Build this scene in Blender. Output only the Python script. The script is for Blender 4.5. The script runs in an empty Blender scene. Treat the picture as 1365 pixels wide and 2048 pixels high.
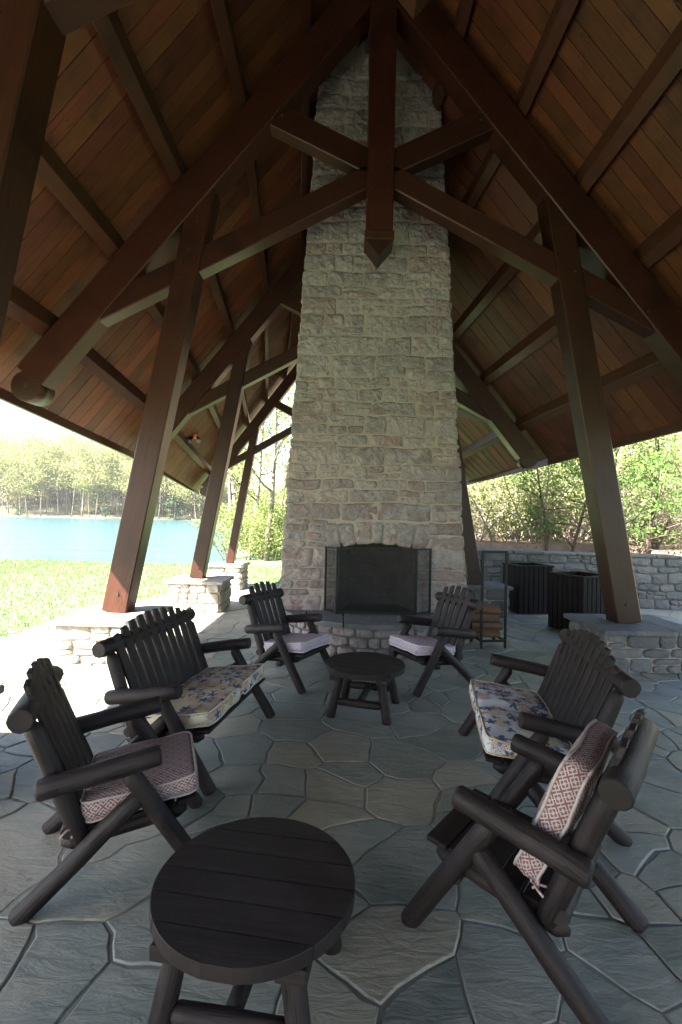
import bpy, math, random
import numpy as np
from mathutils import Vector, Matrix, noise
random.seed(7); rng = np.random.default_rng(7)
R = math.radians
scene = bpy.context.scene
COL = scene.collection

# ------------------------------------------------------------------ camera
CAM_H = 1.7
def make_camera():
    cam = bpy.data.cameras.new('camera'); cam.sensor_fit = 'AUTO'; cam.sensor_width = 36.0
    cam.lens = 36.0 * 980 / 2048; cam.clip_start = .05; cam.clip_end = 3000
    o = bpy.data.objects.new('camera', cam); COL.objects.link(o)
    pitch, roll = math.atan(12 / 980), R(1.2)
    f = Vector((0, math.cos(pitch), math.sin(pitch))); r = Vector((1, 0, 0)); u = r.cross(f)
    rr = r * math.cos(roll) + u * math.sin(roll); uu = u * math.cos(roll) - r * math.sin(roll)
    m = Matrix((rr, uu, -f)).transposed().to_4x4(); m.translation = (0, 0, CAM_H)
    o.matrix_world = m; scene.camera = o
make_camera()

# ------------------------------------------------------------------ sky, sun, exposure
KX, KY = .76, .72                      # horizontal travel of sunlight per metre of fall
def make_light():
    w = bpy.data.worlds.new('World'); scene.world = w; w.use_nodes = True
    nt = w.node_tree; bg = nt.nodes['Background']
    sky = nt.nodes.new('ShaderNodeTexSky'); sky.sky_type = 'NISHITA'; sky.sun_disc = False
    elev = math.atan(1 / math.hypot(KX, KY))
    sky.sun_elevation = elev; sky.sun_rotation = math.atan2(-KX, -KY)
    sky.air_density = 1.0; sky.dust_density = 1.5; sky.ozone_density = 1.0
    nt.links.new(sky.outputs[0], bg.inputs[0]); bg.inputs[1].default_value = .06
    l = bpy.data.lights.new('sun', 'SUN'); l.energy = 5.0; l.angle = R(.53); l.color = (1, .95, .87)
    o = bpy.data.objects.new('sun', l); COL.objects.link(o); o.location = (-20, -20, 40)
    o.rotation_euler = Vector((KX, KY, -1)).to_track_quat('-Z', 'Y').to_euler()
make_light()
scene.view_settings.view_transform = 'Standard'; scene.view_settings.look = 'None'
scene.view_settings.gamma = 1; scene.view_settings.use_curve_mapping = False
scene.view_settings.exposure = 3.7
scene.cycles.max_bounces = 8; scene.cycles.diffuse_bounces = 4; scene.cycles.transparent_max_bounces = 12
scene.cycles.use_denoising = True; scene.cycles.sample_clamp_indirect = 6

# ------------------------------------------------------------------ node helpers
class G:
    def __init__(s, name):
        s.m = bpy.data.materials.new(name); s.m.use_nodes = True; s.nt = s.m.node_tree
        s.p = s.nt.nodes['Principled BSDF']; s.out = s.nt.nodes['Material Output']
    def n(s, t, **kw):
        nd = s.nt.nodes.new(t)
        for k, v in kw.items(): setattr(nd, k, v)
        return nd
    def l(s, a, b): s.nt.links.new(a, b)
    def put(s, sock, v):
        if isinstance(v, bpy.types.NodeSocket): s.l(v, sock)
        elif isinstance(v, (tuple, list)) and len(v) == 3 and sock.type == 'RGBA': sock.default_value = (*v, 1)
        else: sock.default_value = v
    def math(s, op, a, b=0.0, clamp=False):
        nd = s.n('ShaderNodeMath', operation=op); nd.use_clamp = clamp; s.put(nd.inputs[0], a); s.put(nd.inputs[1], b); return nd.outputs[0]
    def mix(s, f, a, b, mode='MIX'):
        nd = s.n('ShaderNodeMix', data_type='RGBA', blend_type=mode); s.put(nd.inputs[0], f); s.put(nd.inputs[6], a); s.put(nd.inputs[7], b); return nd.outputs[2]
    def ramp(s, f, lo, hi):
        nd = s.n('ShaderNodeMapRange'); nd.inputs[1].default_value = lo; nd.inputs[2].default_value = hi; s.put(nd.inputs[0], f); return nd.outputs[0]
    def coords(s, kind='Object', scale=(1, 1, 1), rnd=True):
        tc = s.n('ShaderNodeTexCoord'); mp = s.n('ShaderNodeMapping'); s.l(tc.outputs[kind], mp.inputs[0])
        mp.inputs['Scale'].default_value = scale
        if rnd:
            oi = s.n('ShaderNodeObjectInfo'); mul = s.n('ShaderNodeVectorMath', operation='SCALE'); mul.inputs[0].default_value = (37, 53, 71)
            s.l(oi.outputs['Random'], mul.inputs['Scale']); s.l(mul.outputs[0], mp.inputs['Location'])
        return mp.outputs[0]
    def noise(s, v, scale, detail=4, rough=.6, dist=0):
        nd = s.n('ShaderNodeTexNoise'); s.l(v, nd.inputs['Vector']); nd.inputs['Scale'].default_value = scale
        nd.inputs['Detail'].default_value = detail; nd.inputs['Roughness'].default_value = rough; nd.inputs['Distortion'].default_value = dist
        return nd.outputs['Fac']
    def rand(s): return s.n('ShaderNodeObjectInfo').outputs['Random']
    def rand2(s, k=17.3): return s.math('FRACT', s.math('MULTIPLY', s.rand(), k))
    def bump(s, h, strength=.3, dist=.01, prev=None):
        nd = s.n('ShaderNodeBump'); nd.inputs['Strength'].default_value = strength; nd.inputs['Distance'].default_value = dist
        s.l(h, nd.inputs['Height'])
        if prev: s.l(prev, nd.inputs['Normal'])
        return nd.outputs[0]
    def done(s, color, rough=.7, spec=.4, normal=None, metallic=0):
        s.put(s.p.inputs['Base Color'], color); s.put(s.p.inputs['Roughness'], rough)
        s.p.inputs['Specular IOR Level'].default_value = spec; s.p.inputs['Metallic'].default_value = metallic
        if normal: s.l(normal, s.p.inputs['Normal'])
        return s.m

def wood_mat(name, a, b, dark, vary=.5, rough=.55, knots=False, bumpk=.15, spec=.4):
    g = G(name); uv = g.coords('UV', (1.2, 1, 1))
    mp = g.n('ShaderNodeMapping'); g.l(uv, mp.inputs[0]); mp.inputs['Scale'].default_value = (1, 22, 1)
    gr = g.noise(mp.outputs[0], 2.2, 6, .65, .6); big = g.noise(uv, 1.7, 3, .55)
    c = g.mix(g.ramp(gr, .3, .72), a, b); c = g.mix(g.ramp(big, .5, .78), c, dark)
    k = g.math('ADD', 1 - vary / 2, g.math('MULTIPLY', g.rand(), vary))
    hs = g.n('ShaderNodeHueSaturation'); g.l(c, hs.inputs['Color']); g.l(k, hs.inputs['Value'])
    g.l(g.math('ADD', .484, g.math('MULTIPLY', g.rand2(), .02)), hs.inputs['Hue'])
    m2 = g.n('ShaderNodeMapping'); g.l(uv, m2.inputs[0]); m2.inputs['Scale'].default_value = (.55, 16, 1)
    ck = g.math('ABSOLUTE', g.math('SUBTRACT', g.noise(m2.outputs[0], 1.3, 3, .5), .5)); ck = g.math('MULTIPLY', g.math('LESS_THAN', ck, .008), g.ramp(g.noise(uv, .9, 2), .5, .6))
    c2 = g.mix(g.math('MULTIPLY', ck, .8), hs.outputs[0], tuple(x * .25 for x in dark))
    return g.done(c2, g.math('ADD', rough - .1, g.math('MULTIPLY', gr, .2)), spec, g.bump(g.math('SUBTRACT', gr, ck), bumpk, .006))

def stone_mat(name, cols, rough=.85, bumpk=.5, dirt=(.12, .1, .08), dirtk=.35):
    g = G(name); v = g.coords('Object')
    cr = g.n('ShaderNodeValToRGB'); cr.color_ramp.interpolation = 'LINEAR'
    el = cr.color_ramp.elements
    while len(el) < len(cols): el.new(.5)
    for i, c in enumerate(cols): el[i].position = i / (len(cols) - 1); el[i].color = (*c, 1)
    f = g.math('ADD', g.math('MULTIPLY', g.rand(), .8), g.math('MULTIPLY', g.math('SUBTRACT', g.noise(v, 5, 4), .5), .9), True)
    g.l(f, cr.inputs[0])
    fine = g.noise(v, 38, 8, .7); mid = g.noise(v, 11, 5, .65)
    c = g.mix(g.math('MULTIPLY', g.ramp(mid, .5, .8), dirtk), cr.outputs[0], dirt)
    c = g.mix(.55, c, g.mix(1.0, c, g.mix(fine, (.4, .4, .4), (1.5, 1.5, 1.5)), 'MULTIPLY'))
    vo = g.n('ShaderNodeTexVoronoi', feature='F1'); vo.inputs['Scale'].default_value = 13; wv = g.n('ShaderNodeVectorMath', operation='MULTIPLY_ADD'); nz = g.n('ShaderNodeTexNoise'); nz.inputs['Scale'].default_value = 9
    g.l(v, nz.inputs['Vector']); g.l(nz.outputs['Color'], wv.inputs[0]); wv.inputs[1].default_value = (.16, .16, .16); g.l(v, wv.inputs[2]); g.l(wv.outputs[0], vo.inputs['Vector'])
    return g.done(c, rough, .25, g.bump(fine, bumpk * .7, .008, g.bump(mid, bumpk, .022, g.bump(vo.outputs['Distance'], bumpk * .8, .03))))

M = {}
def materials():
    M['timber'] = wood_mat('stained_timber', (.044, .0152, .0064), (.024, .0082, .0036), (.013, .0048, .0024), .35, .4, spec=.3)
    M['plank'] = wood_mat('roof_plank', (.115, .04, .0132), (.07, .0235, .0082), (.032, .013, .0062), .6, .5)
    M['purlin'] = wood_mat('purlin_wood', (.068, .028, .015), (.044, .0185, .0105), (.03, .0145, .009), .35, .36)
    def paint(name, cracks):
        g = G(name); uv = g.coords('UV'); mp = g.n('ShaderNodeMapping'); g.l(uv, mp.inputs[0]); mp.inputs['Scale'].default_value = (1, 14, 1)
        gr = g.noise(mp.outputs[0], 3, 6, .65, .8); ob = g.coords('Object', (1, 1, 1)); ch = g.noise(ob, 24, 6, .75); wear = g.noise(ob, 5, 4, .6)
        c = g.mix(g.ramp(gr, .35, .7), (.0095, .0064, .0063), (.021, .0145, .0138)); c = g.mix(g.math('MULTIPLY', g.ramp(wear, .5, .72), .6), c, (.036, .027, .025))
        c = g.mix(g.ramp(ch, .735, .775), c, (.2, .15, .11)); h = gr
        if cracks:
            m2 = g.n('ShaderNodeMapping'); g.l(uv, m2.inputs[0]); m2.inputs['Scale'].default_value = (.9, 16, 1)
            ck = g.math('ABSOLUTE', g.math('SUBTRACT', g.noise(m2.outputs[0], 1.6, 3, .5), .5)); ck = g.math('MULTIPLY', g.math('LESS_THAN', ck, .01), g.ramp(g.noise(uv, 1.6, 2), .5, .56))
            c = g.mix(ck, c, (.003, .002, .002)); h = g.math('SUBTRACT', gr, g.math('MULTIPLY', ck, 1.5))
        return g.done(c, g.math('ADD', .4, g.math('MULTIPLY', gr, .35)), .26, g.bump(h, .7, .006))
    M['paint'] = paint('dark_brown_log_paint', True); M['paint_board'] = paint('dark_brown_board_paint', False)
    M['chim'] = stone_mat('chimney_stone', [(.238, .212, .206), (.276, .244, .23), (.19, .173, .172), (.225, .167, .158), (.29, .258, .242), (.21, .193, .191), (.167, .122, .118), (.258, .224, .206)], bumpk=1.0)
    M['grey'] = stone_mat('grey_wall_stone', [(.1, .102, .104), (.13, .128, .123), (.085, .087, .09), (.148, .14, .128), (.113, .11, .108)])
    M['pedestal'] = stone_mat('pedestal_stone', [(.32, .29, .25), (.36, .3, .22), (.27, .25, .23), (.38, .34, .29)])
    M['mortar'] = stone_mat('mortar', [(.265, .238, .215), (.305, .258, .21), (.245, .222, .205)], .95, .3)
    M['mortar_grey'] = stone_mat('grey_mortar', [(.105, .105, .102), (.125, .125, .118)], .95, .3)
    g = G('flagstone'); v = g.coords('Object'); 
    mp = g.n('ShaderNodeMapping'); g.l(v, mp.inputs[0]); mp.inputs['Scale'].default_value = (1, 3.2, 1); g.l(g.math('MULTIPLY', g.rand(), 3.1), g.n('ShaderNodeCombineXYZ').inputs[2])
    cx = [n for n in g.nt.nodes if n.bl_idname == 'ShaderNodeCombineXYZ'][0]; g.l(cx.outputs[0], mp.inputs['Rotation'])
    cl = g.noise(mp.outputs[0], 6, 7, .62, .5); big = g.noise(v, 1.6, 4, .6); fine = g.noise(v, 60, 4, .7)
    cr = g.n('ShaderNodeValToRGB'); el = cr.color_ramp.elements
    for p, c in [(.25, (.23, .235, .205)), (.5, (.165, .185, .163)), (.75, (.26, .245, .195))]: e = el.new(p); e.color = (*c, 1)
    el[0].color = (.125, .142, .127, 1); el[-1].color = (.275, .25, .195, 1)
    g.l(g.math('ADD', g.math('MULTIPLY', g.rand(), .9), g.math('MULTIPLY', g.math('SUBTRACT', big, .5), 1.3), True), cr.inputs[0])
    c = g.mix(g.math('MULTIPLY', g.ramp(cl, .55, .8), .45), cr.outputs[0], (.27, .262, .23))
    st = g.noise(g.coords('Object', (1, 1, 1), False), .9, 5, .7); c = g.mix(g.math('MULTIPLY', g.ramp(st, .55, .72), .55), c, (.11, .115, .1))
    vo = g.n('ShaderNodeTexVoronoi'); vo.inputs['Scale'].default_value = 9; g.l(g.coords('Object', (1, 1, 1), False), vo.inputs['Vector'])
    spots = g.math('MULTIPLY', g.math('LESS_THAN', vo.outputs['Distance'], .2), g.ramp(g.noise(g.coords('Object', (1, 1, 1), False), 1.3, 2), .56, .62))
    c = g.mix(g.math('MULTIPLY', spots, .45), c, (.085, .09, .08))
    c = g.mix(.5, c, g.mix(1., c, g.mix(fine, (.55,) * 3, (1.4,) * 3), 'MULTIPLY'))
    M['flag'] = g.done(c, g.math('ADD', .38, g.math('MULTIPLY', cl, .35)), .45, g.bump(cl, .85, .016, g.bump(fine, .25, .004)))
    g = G('joint_mortar'); v = g.coords('Object', rnd=False); a = g.noise(v, 9, 6, .7); b = g.noise(v, 45, 4, .7)
    c = g.mix(g.ramp(a, .35, .7), (.165, .165, .148), (.225, .218, .19))
    M['joint'] = g.done(c, .9, .2, g.bump(b, .5, .006))
    def plain(name, c, rough=.6, spec=.4, metallic=0, nscale=None, c2=None, bumpk=.2):
        g = G(name)
        if not nscale: return g.done(c, rough, spec, None, metallic)
        n = g.noise(g.coords('Object'), nscale, 6, .65)
        return g.done(g.mix(g.ramp(n, .3, .7), c, c2), rough, spec, g.bump(n, bumpk, .01), metallic)
    M['iron'] = plain('black_iron', (.0075, .008, .009), .5, .2, 0, 14, (.012, .0125, .013))
    M['bin'] = plain('bin_slat_paint', (.0085, .0064, .0062), .6, .08, 0, 8, (.013, .0098, .0095))
    M['firebrick'] = stone_mat('firebrick', [(.06, .053, .048), (.085, .076, .066), (.045, .04, .037)], dirt=(.02, .02, .02), dirtk=.8)
    M['soot'] = plain('sooty_lining', (.05, .045, .04), .95, .1, 0, 6, (.02, .019, .018))
    M['log_bark'] = plain('firewood_bark', (.08, .052, .034), .9, .2, 0, 18, (.13, .085, .055), .6)
    M['log_cut'] = plain('firewood_split', (.15, .085, .048), .85, .2, 0, 12, (.09, .052, .03), .5)
    M['bolt'] = plain('bolt_steel', (.04, .035, .03), .5, .5, .6)
    M['lamp_black'] = plain('lamp_metal', (.02, .02, .022), .4, .5)
    M['lamp_orange'] = plain('lamp_bracket', (.5, .16, .06), .5, .4)
    M['shell'] = plain('roof_underlay', (.03, .024, .02), .95, .1, 0, 5, (.02, .016, .014))
    M['shingle'] = plain('roof_covering', (.12, .1, .085), .9, .2, 0, 4, (.16, .13, .11))
    # woven steel mesh: fine wires over clear gaps
    g = G('screen_mesh'); tr = g.n('ShaderNodeBsdfTransparent'); mx = g.n('ShaderNodeMixShader'); g.done((.014, .014, .015), .6, .2)
    mx.inputs[0].default_value = .45; g.l(tr.outputs[0], mx.inputs[1]); g.l(g.p.outputs[0], mx.inputs[2]); g.l(mx.outputs[0], g.out.inputs[0]); M['mesh'] = g.m
    # fretwork fabric: nested diamonds
    def fret(name, ground, line, s=.06):
        g = G(name); uv = g.coords('UV', (1 / s, 1 / s, 1), False); sp = g.n('ShaderNodeSeparateXYZ'); g.l(uv, sp.inputs[0])
        fold = lambda a: g.math('ABSOLUTE', g.math('SUBTRACT', g.math('FRACT', a), .5))
        d = g.math('ADD', fold(sp.outputs[0]), fold(sp.outputs[1]))
        ln = g.math('GREATER_THAN', g.math('SINE', g.math('MULTIPLY', d, 6.2832 * 3.5)), .25)
        dx = g.math('SUBTRACT', fold(sp.outputs[0]), fold(sp.outputs[1])); cross = g.math('LESS_THAN', g.math('ABSOLUTE', dx), .035)
        f = g.math('MAXIMUM', ln, cross); n = g.noise(g.coords('Object'), 6, 4); w = g.noise(g.coords('UV', (400, 400, 1), False), 1, 2)
        c = g.mix(g.math('MULTIPLY', f, .82), ground, line); c = g.mix(g.math('MULTIPLY', n, .25), c, ground)
        return g.done(c, .95, .1, g.bump(w, .25, .002, g.bump(f, .15, .002)))
    M['fret'] = fret('maroon_fretwork_fabric', (.165, .08, .08), (.45, .4, .38))
    M['fret_pale'] = fret('lavender_fretwork_fabric', (.27, .2, .235), (.66, .6, .62))
    def floral(name, base, seed, blue=1.):
        g = G(name); uv0 = g.coords('UV', (1, 1, 1), False); n0 = g.noise(uv0, 9, 3); nz = g.n('ShaderNodeTexNoise'); g.l(uv0, nz.inputs['Vector']); nz.inputs['Scale'].default_value = 38; nz.inputs['Detail'].default_value = 3
        va = g.n('ShaderNodeVectorMath', operation='MULTIPLY_ADD'); g.l(nz.outputs['Color'], va.inputs[0]); va.inputs[1].default_value = (.022, .022, 0); g.l(uv0, va.inputs[2]); uv = va.outputs[0]
        def petals(scale, off, k, r0, amp):
            mp = g.n('ShaderNodeMapping'); g.l(uv, mp.inputs[0]); mp.inputs['Location'].default_value = (off, off * .7, 0)
            vo = g.n('ShaderNodeTexVoronoi', voronoi_dimensions='2D'); g.l(mp.outputs[0], vo.inputs['Vector']); vo.inputs['Scale'].default_value = scale; vo.inputs['Randomness'].default_value = .75
            sub = g.n('ShaderNodeVectorMath', operation='SUBTRACT'); g.l(mp.outputs[0], sub.inputs[0]); 
            g.l(vo.outputs['Position'], sub.inputs[1]); sp = g.n('ShaderNodeSeparateXYZ'); g.l(sub.outputs[0], sp.inputs[0])
            ang = g.math('ARCTAN2', sp.outputs[1], sp.outputs[0]); rr = g.math('MULTIPLY', g.math('SQRT', g.math('ADD', g.math('MULTIPLY', sp.outputs[0], sp.outputs[0]), g.math('MULTIPLY', sp.outputs[1], sp.outputs[1]))), scale)
            cs = g.n('ShaderNodeSeparateColor'); g.l(vo.outputs['Color'], cs.inputs[0])
            wave = g.math('SINE', g.math('ADD', g.math('MULTIPLY', ang, k), g.math('MULTIPLY', cs.outputs[0], 9)))
            lim = g.math('ADD', r0, g.math('MULTIPLY', wave, amp)); return g.math('LESS_THAN', rr, lim), rr, cs, wave
        c = g.mix(g.ramp(n0, .45, .7), base, tuple(x * .86 for x in base))
        f, rr, cs, wv = petals(7.5, seed, 13, .42, .07); ring = g.math('SINE', g.math('ADD', g.math('MULTIPLY', rr, 46), g.math('MULTIPLY', wv, 2.2)))
        tan = g.mix(g.ramp(cs.outputs[1], .3, .7), (.46, .33, .16), (.3, .155, .12)); fl = g.mix(g.ramp(ring, -.1, .5), tan, base)
        c = g.mix(g.math('MULTIPLY', f, g.math('GREATER_THAN', cs.outputs[2], .15)), c, fl)
        for sc, off, k, r0, am, col, th in ((10, seed + 3.3, 5, .3, .13, (.055, .08, .16), 1 - .62 * blue), (13, seed + 7.9, 3, .28, .13, (.1, .135, .21), 1 - .5 * blue), (11, seed + 5.1, 4, .22, .1, (.32, .2, .12), .6)):
            f, rr, cs, wv = petals(sc, off, k, r0, am); c = g.mix(g.math('MULTIPLY', f, g.math('GREATER_THAN', cs.outputs[2], th)), c, g.mix(g.ramp(rr, 0, .4), col, tuple(x * 1.5 for x in col)))
        return g.done(c, .92, .1, g.bump(g.noise(g.coords('UV', (300, 300, 1), False), 1, 2), .2, .002))
    M['floral_cream'] = floral('cream_floral_fabric', (.52, .47, .36), 1.7, .75)
    M['floral_white'] = floral('white_floral_fabric', (.58, .6, .6), 4.2)
    M['tie'] = plain('cushion_tie_cloth', (.5, .4, .38), .95, .1, 0, 60, (.3, .14, .14))
    # vegetation
    def leaf(name, a, b, trans=.4, vs=.35):
        g = G(name); n = g.noise(g.coords('Object', (1, 1, 1)), vs, 3); k = g.math('ADD', g.math('MULTIPLY', n, .7), g.math('MULTIPLY', g.rand(), .45))
        c = g.mix(g.ramp(k, .3, .8), a, b); g.done(c, .6, .25)
        t = g.n('ShaderNodeBsdfTranslucent'); g.put(t.inputs[0], c); mx = g.n('ShaderNodeMixShader'); mx.inputs[0].default_value = trans
        g.l(g.p.outputs[0], mx.inputs[1]); g.l(t.outputs[0], mx.inputs[2]); g.l(mx.outputs[0], g.out.inputs[0]); return g.m
    M['leaf_far'] = leaf('spring_leaf_far', (.15, .185, .055), (.25, .235, .1), .35, .08)
    M['leaf_ever'] = leaf('evergreen_leaf', (.03, .055, .022), (.055, .085, .03), .2)
    M['leaf_spring'] = leaf('spring_leaf', (.12, .175, .04), (.21, .24, .08), .45)
    M['leaf_bright'] = leaf('bright_green_leaf', (.06, .15, .03), (.11, .21, .04), .45, .8)
    M['grass'] = leaf('grass_blade', (.09, .2, .05), (.16, .25, .09), .35, .5)
    M['bark'] = plain('grey_bark', (.17, .145, .12), .9, .2, 0, 10, (.1, .085, .07), .6)
    M['bark_dark'] = plain('brown_bark', (.085, .06, .045), .9, .2, 0, 14, (.05, .036, .028), .6)
    M['twig'] = plain('dry_twig', (.27, .222, .18), .9, .2, 0, 6, (.17, .138, .11), .3)
    g = G('ground_cover'); geo = g.n('ShaderNodeNewGeometry'); sp = g.n('ShaderNodeSeparateXYZ'); g.l(geo.outputs['Position'], sp.inputs[0])
    v = g.coords('Object', rnd=False); n1 = g.noise(v, .5, 6, .65); n2 = g.noise(v, 9, 6, .75); n3 = g.noise(v, 60, 3, .7)
    gr = g.mix(g.ramp(n1, .35, .7), (.105, .185, .07), (.165, .22, .1)); gr = g.mix(g.math('MULTIPLY', g.ramp(n2, .5, .75), .5), gr, (.24, .25, .15))
    lit = g.mix(g.ramp(n2, .35, .65), (.2, .14, .1), (.11, .085, .06)); lit = g.mix(g.ramp(n1, .5, .7), lit, (.24, .19, .135)); lit = g.mix(g.ramp(sp.outputs[1], 90, 150), lit, g.mix(g.ramp(n1, .4, .6), (.15, .125, .09), (.11, .12, .06)))
    at = g.n('ShaderNodeAttribute', attribute_name='litter'); c = g.mix(at.outputs['Fac'], gr, lit)
    M['ground'] = g.done(c, .95, .1, g.bump(n3, .5, .02, g.bump(n2, .6, .06)))
    g = G('lake_water'); v = g.coords('Object', (1, 1, 1), False); mp = g.n('ShaderNodeMapping'); g.l(v, mp.inputs[0]); mp.inputs['Scale'].default_value = (.5, 1.6, 1)
    w1 = g.noise(mp.outputs[0], 1.6, 4, .6); w2 = g.noise(mp.outputs[0], .25, 3, .5)
    M['water'] = g.done((.035, .09, .105), .16, .5, g.bump(w1, .4, .12, g.bump(w2, .3, .5)))
materials()

# ------------------------------------------------------------------ mesh helpers
class MB:
    def __init__(s): s.v = []; s.f = []; s.uv = []; s.sm = []
    def add(s, vs): b = len(s.v); s.v += [tuple(v) for v in vs]; return b
    def face(s, idx, uv=None, smooth=False): s.f.append(tuple(idx)); s.uv.append(uv or [(0, 0)] * len(idx)); s.sm.append(smooth)
    def box8(s, c, uo=0.):
        """c: four corners of the start section, then four of the end section, same order"""
        c = [Vector(p) for p in c]; b = s.add(c); L = ((c[4] + c[6]) - (c[0] + c[2])).length / 2; w = 0.
        ws = [(c[(i + 1) % 4] - c[i]).length for i in range(4)]
        for i in range(4):
            j = (i + 1) % 4; s.face((b + i, b + j, b + 4 + j, b + 4 + i), [(uo, w), (uo, w + ws[i]), (uo + L, w + ws[i]), (uo + L, w)]); w += ws[i]
        s.face((b + 3, b + 2, b + 1, b), [(0, 0), (ws[0] * .1, 0), (ws[0] * .1, ws[1]), (0, ws[1])]); s.face((b + 4, b + 5, b + 6, b + 7), [(0, 0), (ws[0] * .1, 0), (ws[0] * .1, ws[1]), (0, ws[1])])
    def beam(s, p0, p1, wdir, w, h):
        """square timber from p0 to p1; wdir is the direction of its width w, h the other section size"""
        p0, p1 = Vector(p0), Vector(p1); a = (p1 - p0).normalized(); wd = Vector(wdir); wd = (wd - a * wd.dot(a)).normalized(); hd = a.cross(wd)
        o = [wd * (sx * w / 2) + hd * (sy * h / 2) for sx, sy in ((-1, -1), (1, -1), (1, 1), (-1, 1))]
        s.box8([p0 + q for q in o] + [p1 + q for q in o], random.random() * 9)
    def box(s, lo, hi):
        x0, y0, z0 = lo; x1, y1, z1 = hi
        if x1 - x0 >= max(y1 - y0, z1 - z0): s.box8([(x0, y0, z0), (x0, y1, z0), (x0, y1, z1), (x0, y0, z1), (x1, y0, z0), (x1, y1, z0), (x1, y1, z1), (x1, y0, z1)][0:4][::-1] + [(x1, y0, z0), (x1, y1, z0), (x1, y1, z1), (x1, y0, z1)][::-1])
        elif y1 - y0 >= z1 - z0: s.box8([(x0, y0, z0), (x1, y0, z0), (x1, y0, z1), (x0, y0, z1), (x0, y1, z0), (x1, y1, z0), (x1, y1, z1), (x0, y1, z1)])
        else: s.box8([(x0, y0, z0), (x0, y1, z0), (x1, y1, z0), (x1, y0, z0), (x0, y0, z1), (x0, y1, z1), (x1, y1, z1), (x1, y0, z1)])
    def log(s, p0, p1, r0, r1=None, n=12, tip0=0, tip1=0, wob=.09, segs=5):
        """a peeled log; tip: how far the end is cut to a blunt point"""
        r1 = r1 or r0; p0, p1 = Vector(p0), Vector(p1); ax = p1 - p0; L = ax.length; a = ax / L
        t = Vector((0, 0, 1)) if abs(a.z) < .9 else Vector((1, 0, 0)); e1 = a.cross(t).normalized(); e2 = a.cross(e1); ph = random.random() * 9
        st = [(0, .35 if tip0 else .88), (tip0 or .012, 1)] + [((i + 1) / (segs + 1) * L, 1) for i in range(segs)] + [(L - (tip1 or .012), 1), (L, .35 if tip1 else .88)]
        rings = []
        for u, k in st:
            r = (r0 + (r1 - r0) * u / L) * k; c = p0 + a * u + (e1 * math.sin(u * 9 + ph) + e2 * math.cos(u * 7 + ph)) * r * wob * .6; ring = []
            for i in range(n):
                q = 2 * math.pi * i / n; rr = r * (1 + wob * noise.noise((math.cos(q) * 1.3 + ph, math.sin(q) * 1.3, u * 6)))
                ring.append(c + (e1 * math.cos(q) + e2 * math.sin(q)) * rr)
            rings.append((s.add(ring), u, r))
        for (b0, u0, ra), (b1, u1, rb) in zip(rings, rings[1:]):
            for i in range(n):
                j = (i + 1) % n; v0, v1 = 6.283 * r0 * i / n, 6.283 * r0 * (i + 1) / n
                s.face((b0 + i, b0 + j, b1 + j, b1 + i), [(u0 + ph, v0), (u0 + ph, v1), (u1 + ph, v1), (u1 + ph, v0)], True)
        s.face([rings[0][0] + i for i in range(n)][::-1]); s.face([rings[-1][0] + i for i in range(n)])
    def tube(s, pts, rad, n=5):
        pts = [Vector(p) for p in pts]; rings = []
        for i, p in enumerate(pts):
            a = (pts[min(i + 1, len(pts) - 1)] - pts[max(i - 1, 0)]).normalized(); t = Vector((0, 0, 1)) if abs(a.z) < .9 else Vector((1, 0, 0))
            e1 = a.cross(t).normalized(); e2 = a.cross(e1); r = rad[i] if isinstance(rad, (list, tuple)) else rad
            rings.append(s.add([p + (e1 * math.cos(6.2832 * k / n) + e2 * math.sin(6.2832 * k / n)) * r for k in range(n)]))
        for b0, b1 in zip(rings, rings[1:]):
            for k in range(n): s.face((b0 + k, b0 + (k + 1) % n, b1 + (k + 1) % n, b1 + k), None, True)
        s.face([rings[0] + i for i in range(n)][::-1]); s.face([rings[-1] + i for i in range(n)])
    def mesh(s, name):
        me = bpy.data.meshes.new(name); me.from_pydata(s.v, [], s.f); me.polygons.foreach_set('use_smooth', s.sm)
        ul = me.uv_layers.new(name='UVMap'); ul.data.foreach_set('uv', [c for f in s.uv for p in f for c in p]); me.update(); return me
    def build(s, name, mat, parent=None, bevel=0):
        return obj(name, s.mesh(name), mat, parent, bevel)
def obj(name, me, mat, parent=None, bevel=0):
    o = bpy.data.objects.new(name, me); COL.objects.link(o)
    if mat is not None and not me.materials: me.materials.append(M[mat] if isinstance(mat, str) else mat)
    if parent: o.parent = parent
    if bevel:
        b = o.modifiers.new('edge', 'BEVEL'); b.width = bevel; b.segments = 1; b.limit_method = 'ANGLE'
    return o
def tag(o, label=None, cat=None, group=None, kind=None):
    for k, v in (('label', label), ('category', cat), ('group', group), ('kind', kind)):
        if v: o[k] = v
    return o
def empty(name, loc=(0, 0, 0), rz=0, **kw):
    o = bpy.data.objects.new(name, None); COL.objects.link(o); o.location = loc; o.rotation_euler = (0, 0, rz); o.empty_display_size = .2; return tag(o, **kw)
def copy_tree(o, parent=None):
    c = o.copy(); COL.objects.link(c); c.parent = parent
    for ch in list(o.children): copy_tree(ch, c)
    return c

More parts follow.
